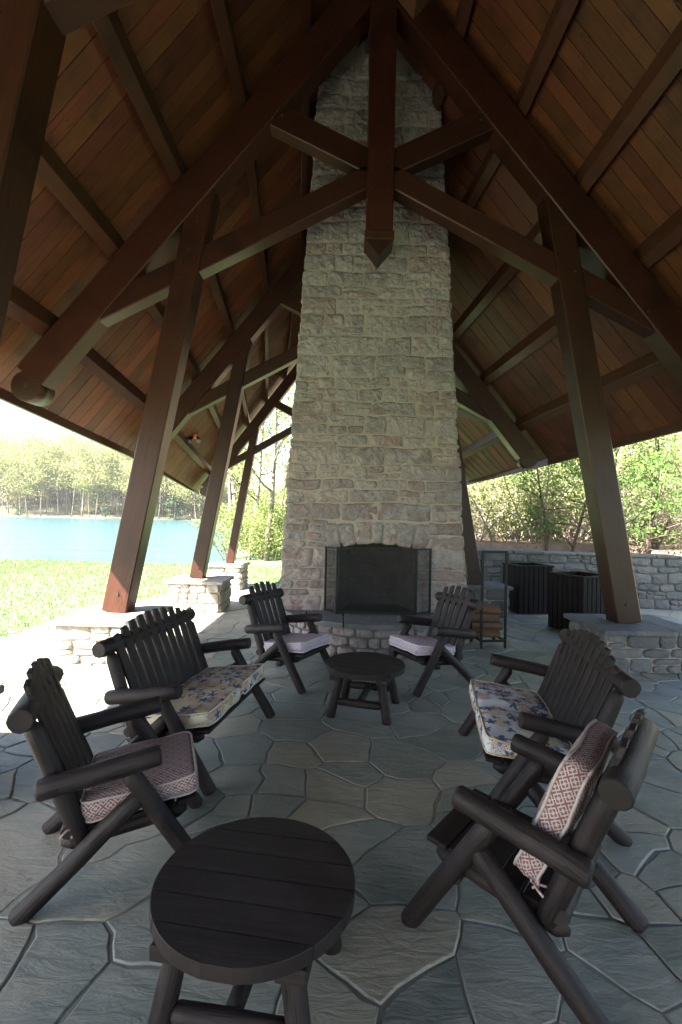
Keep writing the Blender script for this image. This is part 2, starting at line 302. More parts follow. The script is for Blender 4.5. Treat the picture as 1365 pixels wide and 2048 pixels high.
# ------------------------------------------------------------------ irregular stones
def inset(poly, d):
    n = len(poly); out = []
    for i in range(n):
        a, b, c = Vector(poly[i - 1]), Vector(poly[i]), Vector(poly[(i + 1) % n])
        t = (c - a); t = t.normalized() if t.length > 1e-9 else Vector((1, 0)); nrm = Vector((-t.y, t.x)); out.append(tuple(b + nrm * d))
    return out
def resample(poly, step):
    out = []
    for i in range(len(poly)):
        a, b = Vector(poly[i]), Vector(poly[(i + 1) % len(poly)]); k = max(1, round((b - a).length / step))
        out += [tuple(a + (b - a) * j / k) for j in range(k)]
    return out
def stone(poly, place, name, mat, parent, depth=.06, bulge=.022, joint=.008, rough=.008, coll=None, step=.07):
    """poly: counter-clockwise outline (u,v); place(u,v,d) puts it into the wall, d outwards"""
    c0 = sum((Vector(p) for p in poly), Vector((0, 0))) / len(poly); sd = random.random() * 50
    out = [Vector(p) for p in resample([tuple(p) for p in poly], step)]
    out = [Vector(p) for p in inset([tuple(p) for p in out], joint)]
    out = [p + Vector((noise.noise((p.x * 9 + sd, p.y * 9, 1)), noise.noise((p.x * 9, p.y * 9 + sd, 5)))) * rough * 1.6 for p in out]
    for _ in range(1): out = [out[i] * .6 + (out[i - 1] + out[(i + 1) % len(out)]) * .2 for i in range(len(out))]
    n = len(out); mb = coll or MB(); tilt = Vector((random.uniform(-.03, .03), random.uniform(-.04, .04))); off = random.uniform(-.008, .012)
    def ring(k, d, rr):
        vs = []
        for p in out:
            q = c0 + (p - c0) * k; dd = d + off + (q - c0).dot(tilt) + rr * noise.noise((q.x * 14 + sd, q.y * 14, 3)) * 1.6
            vs.append(place(q.x, q.y, dd))
        return mb.add(vs)
    rs = [ring(1, -depth, 0), ring(1, 0, rough * .3), ring(.93, bulge * .7, rough * 1.2), ring(.68, bulge, rough * 1.6), ring(.36, bulge * 1.05, rough * 1.6)]
    cen = mb.add([place(c0.x, c0.y, bulge * 1.05 + off)])
    for b0, b1 in zip(rs, rs[1:]):
        for i in range(n): mb.face((b0 + i, b0 + (i + 1) % n, b1 + (i + 1) % n, b1 + i), None, b0 not in rs[:2])
    for i in range(n): mb.face((rs[-1] + i, rs[-1] + (i + 1) % n, cen), None, True)
    if coll is None: return mb.build(name, mat, parent)
def courses(w, h, hr=(.13, .26), wr=(.2, .52), breaks=(), blocked=(), split=.3, jitter=.03, seed=0):
    """roughly coursed rubble: outlines that fill a w x h field, joints wavering together"""
    rs = random.Random(seed); out = []; edges = [0]
    for b in list(breaks) + [h]:
        v0 = edges[-1]; n = max(1, round((b - v0) / ((hr[0] + hr[1]) / 2))); k = [rs.uniform(*hr) for _ in range(n)]; t = sum(k)
        for q in k: edges.append(edges[-1] + q / t * (b - v0))
    def wv(u, v, fix=False):
        e = min(1, v / .1, (h - v) / .1) if not fix else 0
        return (u + (jitter * .9 * noise.noise((u * 2.3, v * 4.1, seed + 3)) if .02 < u < w - .02 and not fix else 0), v + jitter * e * noise.noise((u * 1.9, v * 2.3, seed)))
    prev = []
    for v0, v1 in zip(edges, edges[1:]):
        free = [(0, w)]
        for a0, b0, a1, b1 in blocked:
            if min(v1, b1) - max(v0, b0) > .02: free = [(p, q) for f0, f1 in free for p, q in ((f0, min(f1, a0)), (max(f0, a1), f1)) if q - p > .03]
        cur = []
        for f0, f1 in free:
            u = f0
            while u < f1 - 1e-6:
                for _ in range(6):
                    x = u + rs.uniform(*wr) * (1.2 if v1 - v0 > .2 else 1)
                    if all(abs(x - p) > .06 for p in prev): break
                if f1 - x < wr[0] * .75: x = f1
                cur.append(x); hgt = v1 - v0; parts = [(v0, v1)]
                if rs.random() < split and hgt > .15: m = v0 + hgt * rs.uniform(.38, .62); parts = [(v0, m), (m, v1)]
                for p0, p1 in parts:
                    cols = [(u, x)]
                    if len(parts) > 1 and x - u > .3 and rs.random() < .6: m = u + (x - u) * rs.uniform(.35, .65); cols = [(u, m), (m, x)]
                    for c0, c1 in cols:
                        nb = max(1, round((c1 - c0) / .15)); pts = [(c0 + (c1 - c0) * i / nb, p0) for i in range(nb)] + [(c1, p0), (c1, (p0 + p1) / 2)] + [(c1 - (c1 - c0) * i / nb, p1) for i in range(nb)] + [(c0, p1), (c0, (p0 + p1) / 2)]
                        out.append([wv(*p) for p in pts])
                u = x
        prev = cur
    return out

# ------------------------------------------------------------------ ground, patio, lake
def smooth(a, b, x): t = min(1, max(0, (x - a) / (b - a))); return t * t * (3 - 2 * t)
def ground_z(x, y):
    z = -.06 - .16 * smooth(11, 19.5, y) + .03 * noise.noise((x * .15, y * .15, 0))
    hill = smooth(1.2, 3.4, x + .02 * y) * smooth(10.6, 11.2, y)
    up = 1.12 + .02 * max(0, y - 13) + .26 * max(0, y - 19) * smooth(17, 40, y) + .1 * noise.noise((x * .3, y * .3, 4))
    z = z + hill * (up - z)
    shore = -.2 * y - .6                                         # the lake lies to the left of this line
    lake = smooth(19.0, 20.5, y + .6 * noise.noise((x * .2, 3, 0))) * (1 - smooth(shore - 1.5, shore + .5, x)) * (1 - smooth(168, 174, y))
    bank = smooth(19.5, 24, y) * smooth(shore, shore + 4, x) * (1 - smooth(0, 3, x))
    z += bank * (.3 + .05 * max(0, y - 24)) * (1 - smooth(60, 90, y))
    z = z * (1 - lake) - 1.6 * lake
    z += smooth(172, 185, y) * 1.0 + smooth(176, 270, y) * 20
    if -30 < x < 7.6 and -30 < y < 12.7: z = min(z, -.09) if x > edge_x(y) - .3 else z
    return z
def edge_x(y): return -4.75 + .26 * (y - 6.3)                    # lawn edge of the patio
def make_ground():
    def axis(lo, hi, mid, fine, n):
        out = [mid]
        for sgn, end in ((1, hi), (-1, lo)):
            p, st = mid, fine
            while (p - end) * sgn < 0: p += sgn * st; out.append(p); st = min(st * 1.045, 12) if abs(p - mid) > n else st
        return sorted(out)
    xs, ys = axis(-420, 420, 0, .4, 8), axis(-40, 520, 11, .35, 9)
    vs = [(x, y, ground_z(x, y)) for y in ys for x in xs]; nx = len(xs)
    fs = [(j * nx + i, j * nx + i + 1, (j + 1) * nx + i + 1, (j + 1) * nx + i) for j in range(len(ys) - 1) for i in range(nx - 1)]
    me = bpy.data.meshes.new('ground'); me.from_pydata(vs, [], fs); me.polygons.foreach_set('use_smooth', [True] * len(fs))
    a = me.attributes.new('litter', 'FLOAT', 'POINT')
    lit = [max(smooth(1.2, 3, x) * smooth(10, 11, y), smooth(22, 28, y)) for x, y, z in vs]; a.data.foreach_set('value', lit); me.update()
    tag(obj('ground', me, 'ground'), 'mown lawn running down to the lake and wooded ground behind the wall', 'ground', kind='structure')
    mb = MB(); b = mb.add([(-420, 18.6, -.27), (40, 18.6, -.27), (40, 190, -.27), (-420, 190, -.27)]); mb.face((b, b + 1, b + 2, b + 3))
    tag(mb.build('lake', 'water'), 'bright blue lake beyond the lawn', 'lake', kind='structure')
make_ground()

def voronoi(pts, k=26, bound=2.2):
    P = np.array(pts); cells = []
    for i, p in enumerate(P):
        d = ((P - p) ** 2).sum(1); nb = np.argsort(d)[1:k]; poly = [(p[0] - bound, p[1] - bound), (p[0] + bound, p[1] - bound), (p[0] + bound, p[1] + bound), (p[0] - bound, p[1] + bound)]
        for j in nb:
            q = P[j]; mx, my = (p + q) / 2; nx_, ny_ = q - p; new = []
            for a, b in zip(poly, poly[1:] + poly[:1]):
                da = (a[0] - mx) * nx_ + (a[1] - my) * ny_; db = (b[0] - mx) * nx_ + (b[1] - my) * ny_
                if da <= 0: new.append(a)
                if da * db < 0: t = da / (da - db); new.append((a[0] + (b[0] - a[0]) * t, a[1] + (b[1] - a[1]) * t))
            poly = new
            if not poly: break
        cells.append(poly)
    return cells
def make_patio():
    mb = MB(); out = [(-8.5, -14), (7.4, -14), (7.4, 12.4), (edge_x(12.4), 12.4)]
    b = mb.add([(x, y, -.0045) for x, y in out] + [(x, y, -.3) for x, y in out])
    mb.face((b, b + 1, b + 2, b + 3)); 
    for i in range(4): mb.face((b + i, b + 4 + i, b + 4 + (i + 1) % 4, b + (i + 1) % 4))
    patio = tag(mb.build('patio', 'joint'), 'flagstone patio under the pavilion roof', 'patio', kind='structure')
    pts = []; rs = random.Random(5); tries = 0
    while tries < 42000:
        tries += 1; x, y = rs.uniform(-7, 8), rs.uniform(.4, 13.4)
        sep = .165 + .24 * max(0, noise.noise((x * 1.1, y * 1.1, 9)) + .38)
        xx = x * .92
        if all((xx - q[0] * .92) ** 2 + (y - q[1]) ** 2 > max(sep, q[2]) ** 2 for q in pts if abs(q[1] - y) < 1): pts.append((x, y, sep))
    cells = voronoi([p[:2] for p in pts]); good = []
    for p, c in zip(pts, cells):
        if len(c) < 3: continue
        cx, cy = sum(q[0] for q in c) / len(c), sum(q[1] for q in c) / len(c)
        if not (edge_x(cy) + .05 < cx < 7.2 and .7 < cy < 12.2): continue
        good.append((cx, cy, c))
    def warp(p):
        p = (p[0] + .2 * noise.noise((p[0] * .9, p[1] * .9, 12)), p[1] + .2 * noise.noise((p[0] * .9, p[1] * .9, 17)))
        return (p[0] + .055 * noise.noise((p[0] * 2.1, p[1] * 2.1, 2)) + .026 * noise.noise((p[0] * 8, p[1] * 8, 4)), p[1] + .055 * noise.noise((p[0] * 2.1, p[1] * 2.1, 7)) + .026 * noise.noise((p[0] * 8, p[1] * 8, 9)))
    def clampx(p): return (min(max(p[0], edge_x(p[1]) + .01), 7.38), min(p[1], 12.38))
    def area(c): return abs(sum(a[0] * b[1] - b[0] * a[1] for a, b in zip(c, c[1:] + c[:1]))) / 2
    good.sort(key=lambda g: -area(g[2]) / max(g[1], 1.2) ** 2.4 * (1 if abs(g[0] / max(g[1], .3)) < .8 else .02))
    rest = MB()
    for k, (cx, cy, c) in enumerate(good):
        w = [clampx(warp(p)) for p in resample(c, .09)]; m = MB() if k < 285 else rest
        o1 = inset(w, random.uniform(.004, .008)); o1 = [tuple(Vector(a) * .75 + Vector(c_) * .25 if noise.noise((a[0] * 4, a[1] * 4, 30)) > .15 else Vector(a)) for a, c_ in zip(o1, inset(o1, .02))]; o2 = inset(o1, random.uniform(.004, .010)); tx, ty, h = random.uniform(-.006, .006), random.uniform(-.006, .006), random.uniform(-.001, .005)
        n = len(w); ox, oy = (cx, cy) if k < 285 else (0, 0)
        f = lambda P, z: [(p[0] - ox, p[1] - oy, z + (p[0] - cx) * tx + (p[1] - cy) * ty + .0015 * noise.noise((p[0] * 20, p[1] * 20, 1))) for p in P]
        b0, b1, b2 = m.add(f(o1, -.04)), m.add(f(o1, -.004 + h)), m.add(f(o2, h))
        for A, B in ((b0, b1), (b1, b2)):
            for i in range(n): m.face((A + i, A + (i + 1) % n, B + (i + 1) % n, B + i), None, A == b1)
        m.face([b2 + i for i in range(n)])
        if k < 285: o = m.build('flagstone', 'flag', patio); o.location = (cx, cy, 0)
    r = rest.build('flagstone_paving', 'flag', patio); r['kind'] = 'stuff'
make_patio()

# ------------------------------------------------------------------ pavilion
# half profile of a truss: h out from the centre line, w up.  each frame maps it to x, z at its own y
FR = [dict(y=2.95, cx=.40, sl=(1, 1, 0), sr=(1, 1, 0)), dict(y=6.1, cx=.40, sl=(1, 1, 0), sr=(1, 1, 0)),
      dict(y=8.9, cx=-.064, sl=(.8, .825, .153), sr=(.8, .825, .153)), dict(y=11.5, cx=-.85, sl=(.55, .609, .285), sr=(.80, .55, .82))]
def fm(k, s, h, w):
    f = FR[k]; a = f['sl'] if s < 0 else f['sr']; return Vector((f['cx'] + s * a[0] * h, f['y'], a[2] + a[1] * w))
def fy(y, s, h, w):
    """same map at any depth y"""
    if y <= 6.1: p = fm(1, s, h, w); p.y = y; return p
    k = 1 if y < 8.9 else 2; t = (y - FR[k]['y']) / (FR[k + 1]['y'] - FR[k]['y']); return fm(k, s, h, w).lerp(fm(k + 1, s, h, w), t)
RT, RU, RL, SL = 8.816, 9.015, 8.816 - .60, 1.21        # rafter top, plank underside, rafter bottom at h=0; slope
EAVE = 4.75
def make_pavilion():
    pv = empty('pavilion', (0, 0, 0), label='open timber pavilion with steep plank roof on leaning posts', cat='pavilion')
    Yd = (0, 1, 0)
    for k, f in enumerate(FR):
        sc = (f['sl'][0] + f['sl'][1]) / 2
        def member(name, s, a, b, depth, th, dy=0, mat='timber', bev=.012):
            p, q = fm(k, s, *a), fm(k, s, *b); p.y += dy; q.y += dy; m = MB(); m.beam(p, q, Yd, th * sc, depth * sc); return m.build(name, mat, pv, bev)
        def bolts(o, s, pts, y):
            for h, w in pts:
                c = fm(k, s, h, w); m = MB(); m.tube([(c.x, f['y'] + y * sc, c.z), (c.x, f['y'] + (y - .018) * sc, c.z)], .016 * sc, 8); m.build('bolt', 'bolt', o)
        # king post with its band and pointed foot
        m = MB(); z1 = fm(k, 1, 0, RT).z; p = fm(k, 1, 0, 5.13); m.beam(p, (p.x, p.y, z1), (1, 0, 0), .325 * sc, .32 * sc); kp = m.build('king_post', 'timber', pv, .012)
        m = MB(); hw, hd = .18 * sc, .178 * sc; zt, zb = p.z + .09 * sc, p.z - .02 * sc
        m.box((p.x - hw, p.y - hd, zb), (p.x + hw, p.y + hd, zt)); m.build('band', 'timber', kp, .01)
        m = MB(); hw *= .9; hd *= .9; b = m.add([(p.x - hw, p.y - hd, zb), (p.x + hw, p.y - hd, zb), (p.x + hw, p.y + hd, zb), (p.x - hw, p.y + hd, zb), (p.x, p.y - hd, zb - .2 * sc), (p.x, p.y + hd, zb - .2 * sc)])
        for fc in ((b, b + 4, b + 1), (b + 3, b + 2, b + 5), (b, b + 3, b + 5, b + 4), (b + 1, b + 4, b + 5, b + 2), (b, b + 1, b + 2, b + 3)): m.face(fc)
        m.build('pointed_foot', 'timber', kp)
        m = MB()
        for i in range(5):
            for sx in (-1, 1): c = (p.x + sx * .1 * sc, p.y - .162 * sc, fm(k, 1, 0, 5.75 + i * .11).z); m.tube([c, (c[0], c[1] - .012, c[2])], .012 * sc, 6)
        m.build('peg', 'bolt', kp)['kind'] = 'stuff'
        for s in (-1, 1):
            # rafter with its rounded tail
            mid = RT - .30; m = MB(); a, b = fm(k, s, .02, mid - .02 * SL), fm(k, s, 4.25, mid - 4.25 * SL - .03)
            m.beam(a, b, Yd, .30 * sc, .375 * sc); rf = m.build('rafter', 'timber', pv, .012)
            c = fm(k, s, 4.27, 3.23); m = MB(); n = 20; r = .185 * sc; th = .152 * sc
            b0 = m.add([(c.x + r * math.cos(6.2832 * i / n), c.y - th, c.z + r * math.sin(6.2832 * i / n)) for i in range(n)]); b1 = m.add([(c.x + r * math.cos(6.2832 * i / n), c.y + th, c.z + r * math.sin(6.2832 * i / n)) for i in range(n)])
            for i in range(n): m.face((b0 + i, b1 + i, b1 + (i + 1) % n, b0 + (i + 1) % n), None, True)
            uvd = [(.3 * math.cos(6.2832 * i / n) + k, .2 * math.sin(6.2832 * i / n)) for i in range(n)]; m.face([b0 + i for i in range(n)], uvd); m.face([b1 + i for i in range(n)][::-1], uvd); m.build('rounded_tail', 'timber', rf)
            m = MB(); m.tube([(c.x, c.y - th + .002, c.z), (c.x, c.y - th - .003, c.z)], .03 * sc, 10); m.build('tail_hole', 'bolt', rf)
            # post
            po = member('post', s, (3.142, .485), (2.17, 5.75), .30, .275)
            bolts(po, s, [(3.09, .72)], -.1375); bolts(po, s, [(2.33, 4.95), (2.41, 4.78), (2.45, 4.6), (2.24, 5.3)], -.1375)
            st = member('tie_strut', s, (.12, 5.95), (3.62, 5.95 - .527 * 3.5), .27, .22); bolts(st, s, [(3.3, 4.3), (3.42, 4.16)], -.15)
            us = member('king_brace', s, (.12, 6.1), (1.36, 6.1 + .48 * 1.24), .30, .2, -.01)
            bolts(us, s, [(1.2, 6.72), (1.28, 6.68), (1.34, 6.6), (1.22, 6.62)], -.15)
    # purlins, sitting on the rafters
    HS = (.16, .94, 1.72, 2.49, 3.25, 4.06)
    ybreak = [-1.5, 2.95, 6.1, 8.9, 11.5, 11.95]
    for s in (-1, 1):
        for h in HS:
            for y0, y1 in zip(ybreak, ybreak[1:]):
                if y1 > 11.6 and h > 0: y0, y1 = y0, y1
                m = MB(); hw = .05
                sec = lambda y: [fy(y, s, hh, base - SL * hh) for hh, base in ((h - hw, RT + .004), (h + hw, RT + .004), (h + hw, RU - .003), (h - hw, RU - .003))]
                yy = min(y1, 11.5); e = Vector((0, y1 - yy, 0)); yy0 = min(y0, 11.5); e0 = Vector((0, y0 - yy0, 0))
                m.box8([p + e0 for p in sec(yy0)] + [p + e for p in sec(yy)]); m.build('purlin', 'purlin', pv, .006)
        # roof slope: covering with planks below
        m = MB(); ys = [-13, 6.1, 8.9, 11.5]; sl = []  # slope lengthened unseen behind the camera to block light and darken the interior
        for y in ys:
            for dy in ((0,) if y < 11 else (.45,)):
                sl.append([fy(min(y, 11.5), s, hh, RU + dd - SL * hh) + Vector((0, dy, 0)) for hh, dd in ((0, .075), (EAVE + .06, .075), (EAVE + .06, .28), (0, .28))])
        for a, b in zip(sl, sl[1:]): m.box8(a + b)
        roof = m.build('roof_slope', 'shingle', pv)
        m = MB(); m.box8([fy(y, s, hh, RU + d - SL * hh) for y in (-13, 2.2) for hh, d in ((0, .005), (EAVE, .005), (EAVE, .065), (0, .065))]); m.build('unseen_lining', 'plank', roof)  # underside of the unseen roof length added to keep light out
        y = 2.21; rs = random.Random(3 + s)
        while y < 11.85:
            wd = rs.uniform(.17, .215); y1 = min(y + wd, 11.9); m = MB(); e = rs.uniform(0, .006); u0 = rs.random() * 30
            def col(yy, h, d): q = fy(min(yy, 11.5), s, h, RU + d + e - SL * h); q.y = yy; return q
            cuts = [0.02, EAVE]
            if rs.random() < .7: cuts.insert(1, rs.choice(HS[1:5]))
            for h0, h1 in zip(cuts, cuts[1:]):
                g0 = .004
                m = MB(); m.box8([col(y + g0, h0 + .002, 0), col(y1 - g0, h0 + .002, 0), col(y1 - g0, h0 + .002, .05), col(y + g0, h0 + .002, .05), col(y + g0, h1 - .002, 0), col(y1 - g0, h1 - .002, 0), col(y1 - g0, h1 - .002, .05), col(y + g0, h1 - .002, .05)], rs.random() * 40)
                m.build('plank', 'plank', roof)
            y = y1
        for y0, y1 in ((-13, 6.1), (6.1, 8.9), (8.9, 11.5)):
            m = MB(); e1 = Vector((0, .42 if y1 > 11 else 0, 0))
            sec = lambda yy: [fy(yy, s, hh, RU + d - SL * EAVE) for hh, d in ((EAVE + .002, -.13), (EAVE + .055, -.13), (EAVE + .055, .07), (EAVE + .002, .07))]
            m.box8(sec(y0) + [p + e1 for p in sec(y1)]); m.build('fascia', 'purlin', pv)
    m = MB(); yv = (-13, 6.1, 8.9, 11.5)
    for y0, y1 in zip(yv, yv[1:]):
        def sec(y): c = fy(y, 1, 0, RT - .02); return [c + Vector(q) for q in ((-.09, 0, -.3), (.09, 0, -.3), (.09, 0, .05), (-.09, 0, .05))]
        m.box8(sec(y0) + sec(y1))
    m.build('ridge_beam', 'timber', pv)
    # stone pedestals
    def pedestal(x0, x1, y0, y1, h, mat):
        m = MB(); m.box((x0 + .03, y0 + .03, -.1), (x1 - .03, y1 - .03, h - .02)); pd = m.build('pedestal', 'mortar', pv)
        sides = [((x0 + .03, y0 + .03), (1, 0), x1 - x0 - .06, (0, -1)), ((x1 - .03, y0 + .03), (0, 1), y1 - y0 - .06, (1, 0)), ((x0 + .03, y1 - .03), (0, -1), y1 - y0 - .06, (-1, 0)), ((x1 - .03, y1 - .03), (-1, 0), x1 - x0 - .06, (0, 1))]
        for (ox, oy), (tx, ty), L, (nx_, ny_) in sides[:3]:
            place = lambda u, v, d: Vector((ox + tx * u + nx_ * (d + .012), oy + ty * u + ny_ * (d + .012), v))
            for q in courses(L, h - .05, (.1, .2), (.18, .42), seed=int(L * 100) + int(x0 * 7), jitter=.02): stone(q, place, 'stone', mat, pd, .03, .016, .006)
        n = 2 if x1 - x0 < 1.1 else 3; xs = [x0 - .04] + sorted(random.uniform(.25, .75) * (x1 - x0) / (n - 1) + x0 + (x1 - x0) * i / (n - 1) for i in range(n - 1)) + [x1 + .04]
        for a, b in zip(xs, xs[1:]):
            o1 = [Vector(p) for p in resample([(a + .004, y0 - .04), (b - .004, y0 - .04), (b - .004, y1 + .04), (a + .004, y1 + .04)], .12)]
            o1 = [p + Vector((noise.noise((p.x * 6, p.y * 6, 1)), noise.noise((p.x * 6, p.y * 6, 6)))) * .014 for p in o1]; m = MB(); c = sum(o1, Vector((0, 0))) / len(o1); nn = len(o1)
            rr = [m.add([(*(c + (p - c) * kk), z) for p in o1]) for kk, z in ((.985, h - .055), (1, h - .045), (1, h - .008), (.985, h))]
            for q0, q1 in zip(rr, rr[1:]):
                for i in range(nn): m.face((q0 + i, q0 + (i + 1) % nn, q1 + (i + 1) % nn, q1 + i))
            m.face([rr[-1] + i for i in range(nn)]); m.face([rr[0] + i for i in range(nn)][::-1]); m.build('cap_slab', mat, pd)
    pedestal(-3.2, -2.25, 5.5, 6.5, .487, 'pedestal'); pedestal(-3.0, -2.05, 8.5, 9.35, .555, 'pedestal'); pedestal(-3.0, -2.22, 11.15, 11.95, .58, 'pedestal')
    pedestal(3.05, 4.15, 5.6, 6.55, .487, 'grey'); pedestal(2.0, 3.0, 8.6, 9.35, .555, 'grey')
    pedestal(-3.25, -2.36, 2.5, 3.4, .487, 'pedestal')
    # twin spotlight on a purlin of the far bay
    c = Vector((-2.78, 8.75, 0)); 
    c = fy(10.15, -1, 3.83, RU - SL * 3.83); lamp = empty('spotlight', c, label='small twin spotlight with orange bracket fixed under the roof planks', cat='spotlight')
    m = MB(); m.box((-.05, -.05, -.09), (.05, .05, 0)); m.build('bracket', 'lamp_orange', lamp, .01)
    for sx in (-1, 1):
        m = MB(); m.tube([(sx * .05, -.03, -.07), (sx * .09, -.09, -.13), (sx * .1, -.14, -.17)], [.028, .04, .05], 10); m.build('lamp_head', 'lamp_black', lamp)
    return pv
make_pavilion()

# ------------------------------------------------------------------ chimney and hearth
CY = 6.75
OPX0, OPX1, OPZ0, OPZ1 = -.04, 1.06, .43, 1.275
def make_chimney():
    ch = empty('stone_chimney', (.45, CY, 0), label='tall tapering stone chimney with an arched fireplace', cat='chimney'); ch.location = (0, 0, 0)
    xl = lambda z: -.87 + .056 * z; xr = lambda z: 1.80 - .071 * z; TOP = 9.6; YB = 8.15
    m = MB()                                               # mortar core built round the fireplace opening
    def slab(x0f, x1f, z0, z1):
        m.box8([(x0f(z0) + .03, CY, z0), (x1f(z0) - .03, CY, z0), (x1f(z0) - .03, YB, z0), (x0f(z0) + .03, YB, z0), (x0f(z1) + .03, CY + .0, z1), (x1f(z1) - .03, CY, z1), (x1f(z1) - .03, YB, z1), (x0f(z1) + .03, YB, z1)])
    slab(xl, xr, -.1, OPZ0 - .02); slab(xl, lambda z: OPX0 + .03, OPZ0 - .02, OPZ1 + .09); slab(lambda z: OPX1 - .03, xr, OPZ0 - .02, OPZ1 + .09); slab(xl, xr, OPZ1 + .09, TOP)
    m.box((OPX0, CY + .62, OPZ0), (OPX1, YB, OPZ1 + .08)); m.build('mortar_core', 'mortar', ch)
    place = lambda u, v, d: Vector((xl(v) + u / 2.2 * (xr(v) - xl(v)), CY - .001 - d, v))
    ux = lambda x, z: (x - xl(z)) / (xr(z) - xl(z)) * 2.2
    VZ = OPZ1 + .40
    cells = courses(2.2, 8.0, (.14, .29), (.22, .62), (OPZ0 - .03, OPZ1, VZ), ((ux(OPX0, .8), OPZ0 - .03, ux(OPX1, .8), OPZ1), (ux(OPX0 - .13, 1.5), OPZ1, ux(OPX1 + .13, 1.5), VZ)), .3, .04, 21)
    back = MB(); nst = 0
    for poly in cells:
        us = [p[0] for p in poly]; zm = sum(p[1] for p in poly) / len(poly); um = sum(us) / len(us)
        if min(us) < .02: e = random.uniform(-.03, .015); poly = [(u + e, v) if u < .02 else (u, v) for u, v in poly]
        if max(us) > 2.18: e = random.uniform(-.015, .03); poly = [(u + e, v) if u > 2.18 else (u, v) for u, v in poly]
        if zm < .4 and .35 < um < 1.95 or nst > 290: stone(poly, place, 'x', None, None, .03, .02, .008, coll=back); continue
        stone(poly, place, 'stone', 'chim', ch, .03, .014, .0085, .010, step=.05); nst += 1
    r = back.build('stone_infill', 'chim', ch); r['kind'] = 'stuff'
    # flat arch of wedge stones
    xs = [OPX0 - .12]; n = 7
    for i in range(1, n): xs.append(OPX0 - .1 + (OPX1 - OPX0 + .2) * i / n + random.uniform(-.045, .045))
    xs.append(OPX1 + .12); cxm = (OPX0 + OPX1) / 2
    arch = lambda x: OPZ1 + .075 * (1 - ((x - cxm) / ((OPX1 - OPX0) / 2)) ** 2 if abs(x - cxm) < .55 else 0)
    ppl = lambda u, v, d: Vector((u, CY - .001 - d, v))
    for a, b in zip(xs, xs[1:]):
        fan = lambda x: cxm + (x - cxm) * 1.17; zt = lambda x: VZ - .06 + .05 * (1 - abs(x - cxm)) + random.uniform(-.02, .02)
        stone([(a, arch(a)), (b, arch(b)), (fan(b), zt(b)), (fan(a), zt(a))], ppl, 'arch_stone', 'chim', ch, .06, .014, .006, .009, step=.05)
    # side faces
    for sgn in (-1, 1):
        sm = MB(); ef = xl if sgn < 0 else xr
        pl = (lambda u, v, d: Vector((xl(v) + .018 - d, YB - u, v))) if sgn < 0 else (lambda u, v, d: Vector((xr(v) - .018 + d, CY + u, v)))
        for q in courses(YB - CY, 8.0, seed=31 + sgn): stone(q, pl, 'x', None, None, .03, .02, .008, coll=sm)
        r = sm.build('side_stones', 'chim', ch); r['kind'] = 'stuff'
    # firebox: splayed brick lining
    fb = MB(); x0, x1, z0, z1 = OPX0 + .02, OPX1 - .02, OPZ0, OPZ1 + .08; bx0, bx1, yb = x0 + .17, x1 - .17, CY + .55
    b = fb.add([(x0, CY + .02, z0), (x1, CY + .02, z0), (bx1, yb, z0), (bx0, yb, z0), (x0, CY + .02, z1), (x1, CY + .02, z1), (bx1, yb, z1), (bx0, yb, z1)])
    for f in ((b, b + 1, b + 2, b + 3), (b + 4, b + 7, b + 6, b + 5), (b + 3, b + 2, b + 6, b + 7), (b + 0, b + 3, b + 7, b + 4), (b + 1, b + 5, b + 6, b + 2)): fb.face(f)
    fbo = fb.build('firebox', 'soot', ch)
    def bricks(o, t, nrm, L):
        o, t, nrm = Vector(o), Vector(t).normalized(), Vector(nrm).normalized(); v = 0; row = 0
        while v < z1 - z0 - .02:
            u = -.11 * (row % 2)
            while u < L - .01:
                a, c = max(u, 0) + .004, min(u + .22, L) - .004; bt = min(v + .1, z1 - z0)
                if c - a > .03:
                    m = MB(); k = random.uniform(.008, .014); pts = [(a, v + .004), (c, v + .004), (c, bt - .004), (a, bt - .004)]
                    m.box8([o + t * p + Vector((0, 0, q)) + nrm * .001 for p, q in pts] + [o + t * p + Vector((0, 0, q)) + nrm * k for p, q in pts]); m.build('firebrick', 'firebrick', fbo)
                u += .22
            v += .1; row += 1
    bricks((bx0, yb, z0), (1, 0, 0), (0, -1, 0), bx1 - bx0); sl = (Vector((bx0, yb, 0)) - Vector((x0, CY + .02, 0)))
    bricks((x0, CY + .02, z0), sl, (.9, -.3, 0), sl.length); sr = Vector((bx1 - x1, yb - CY - .02, 0)); bricks((x1, CY + .02, z0), sr, (-.9, -.3, 0), sr.length)
    # curved raised hearth
    C = Vector((.47, 7.17)); RR = 1.27; a0, a1 = math.atan2(-.42, -1.2), math.atan2(-.42, 1.2)
    m = MB(); n = 24; ring = lambda r, z: [(C.x + r * math.cos(a0 + (a1 - a0) * i / n), C.y + r * math.sin(a0 + (a1 - a0) * i / n), z) for i in range(n + 1)]
    b0, b1 = m.add(ring(RR - .05, -.05)), m.add(ring(RR - .05, .36)); 
    for i in range(n): m.face((b0 + i, b0 + i + 1, b1 + i + 1, b1 + i))
    m.face([b1 + i for i in range(n + 1)]); he = m.build('hearth', 'mortar_grey', ch)
    Lh = RR * (a1 - a0); ph = lambda u, v, d: Vector((C.x + (RR - .04 + d) * math.cos(a0 + u / RR), C.y + (RR - .04 + d) * math.sin(a0 + u / RR), v))
    for q in courses(Lh, .365, (.1, .15), (.16, .36), seed=9, jitter=.015): stone(q, ph, 'hearth_stone', 'chim', he, .03, .018, .008, .008, step=.05)
    an = [a0, a0 + .42 * 1, a0 + .95, a0 + 1.5, a0 + 2.05, a1]; an = [a0 + (a1 - a0) * t for t in (0, .19, .37, .6, .8, 1)]
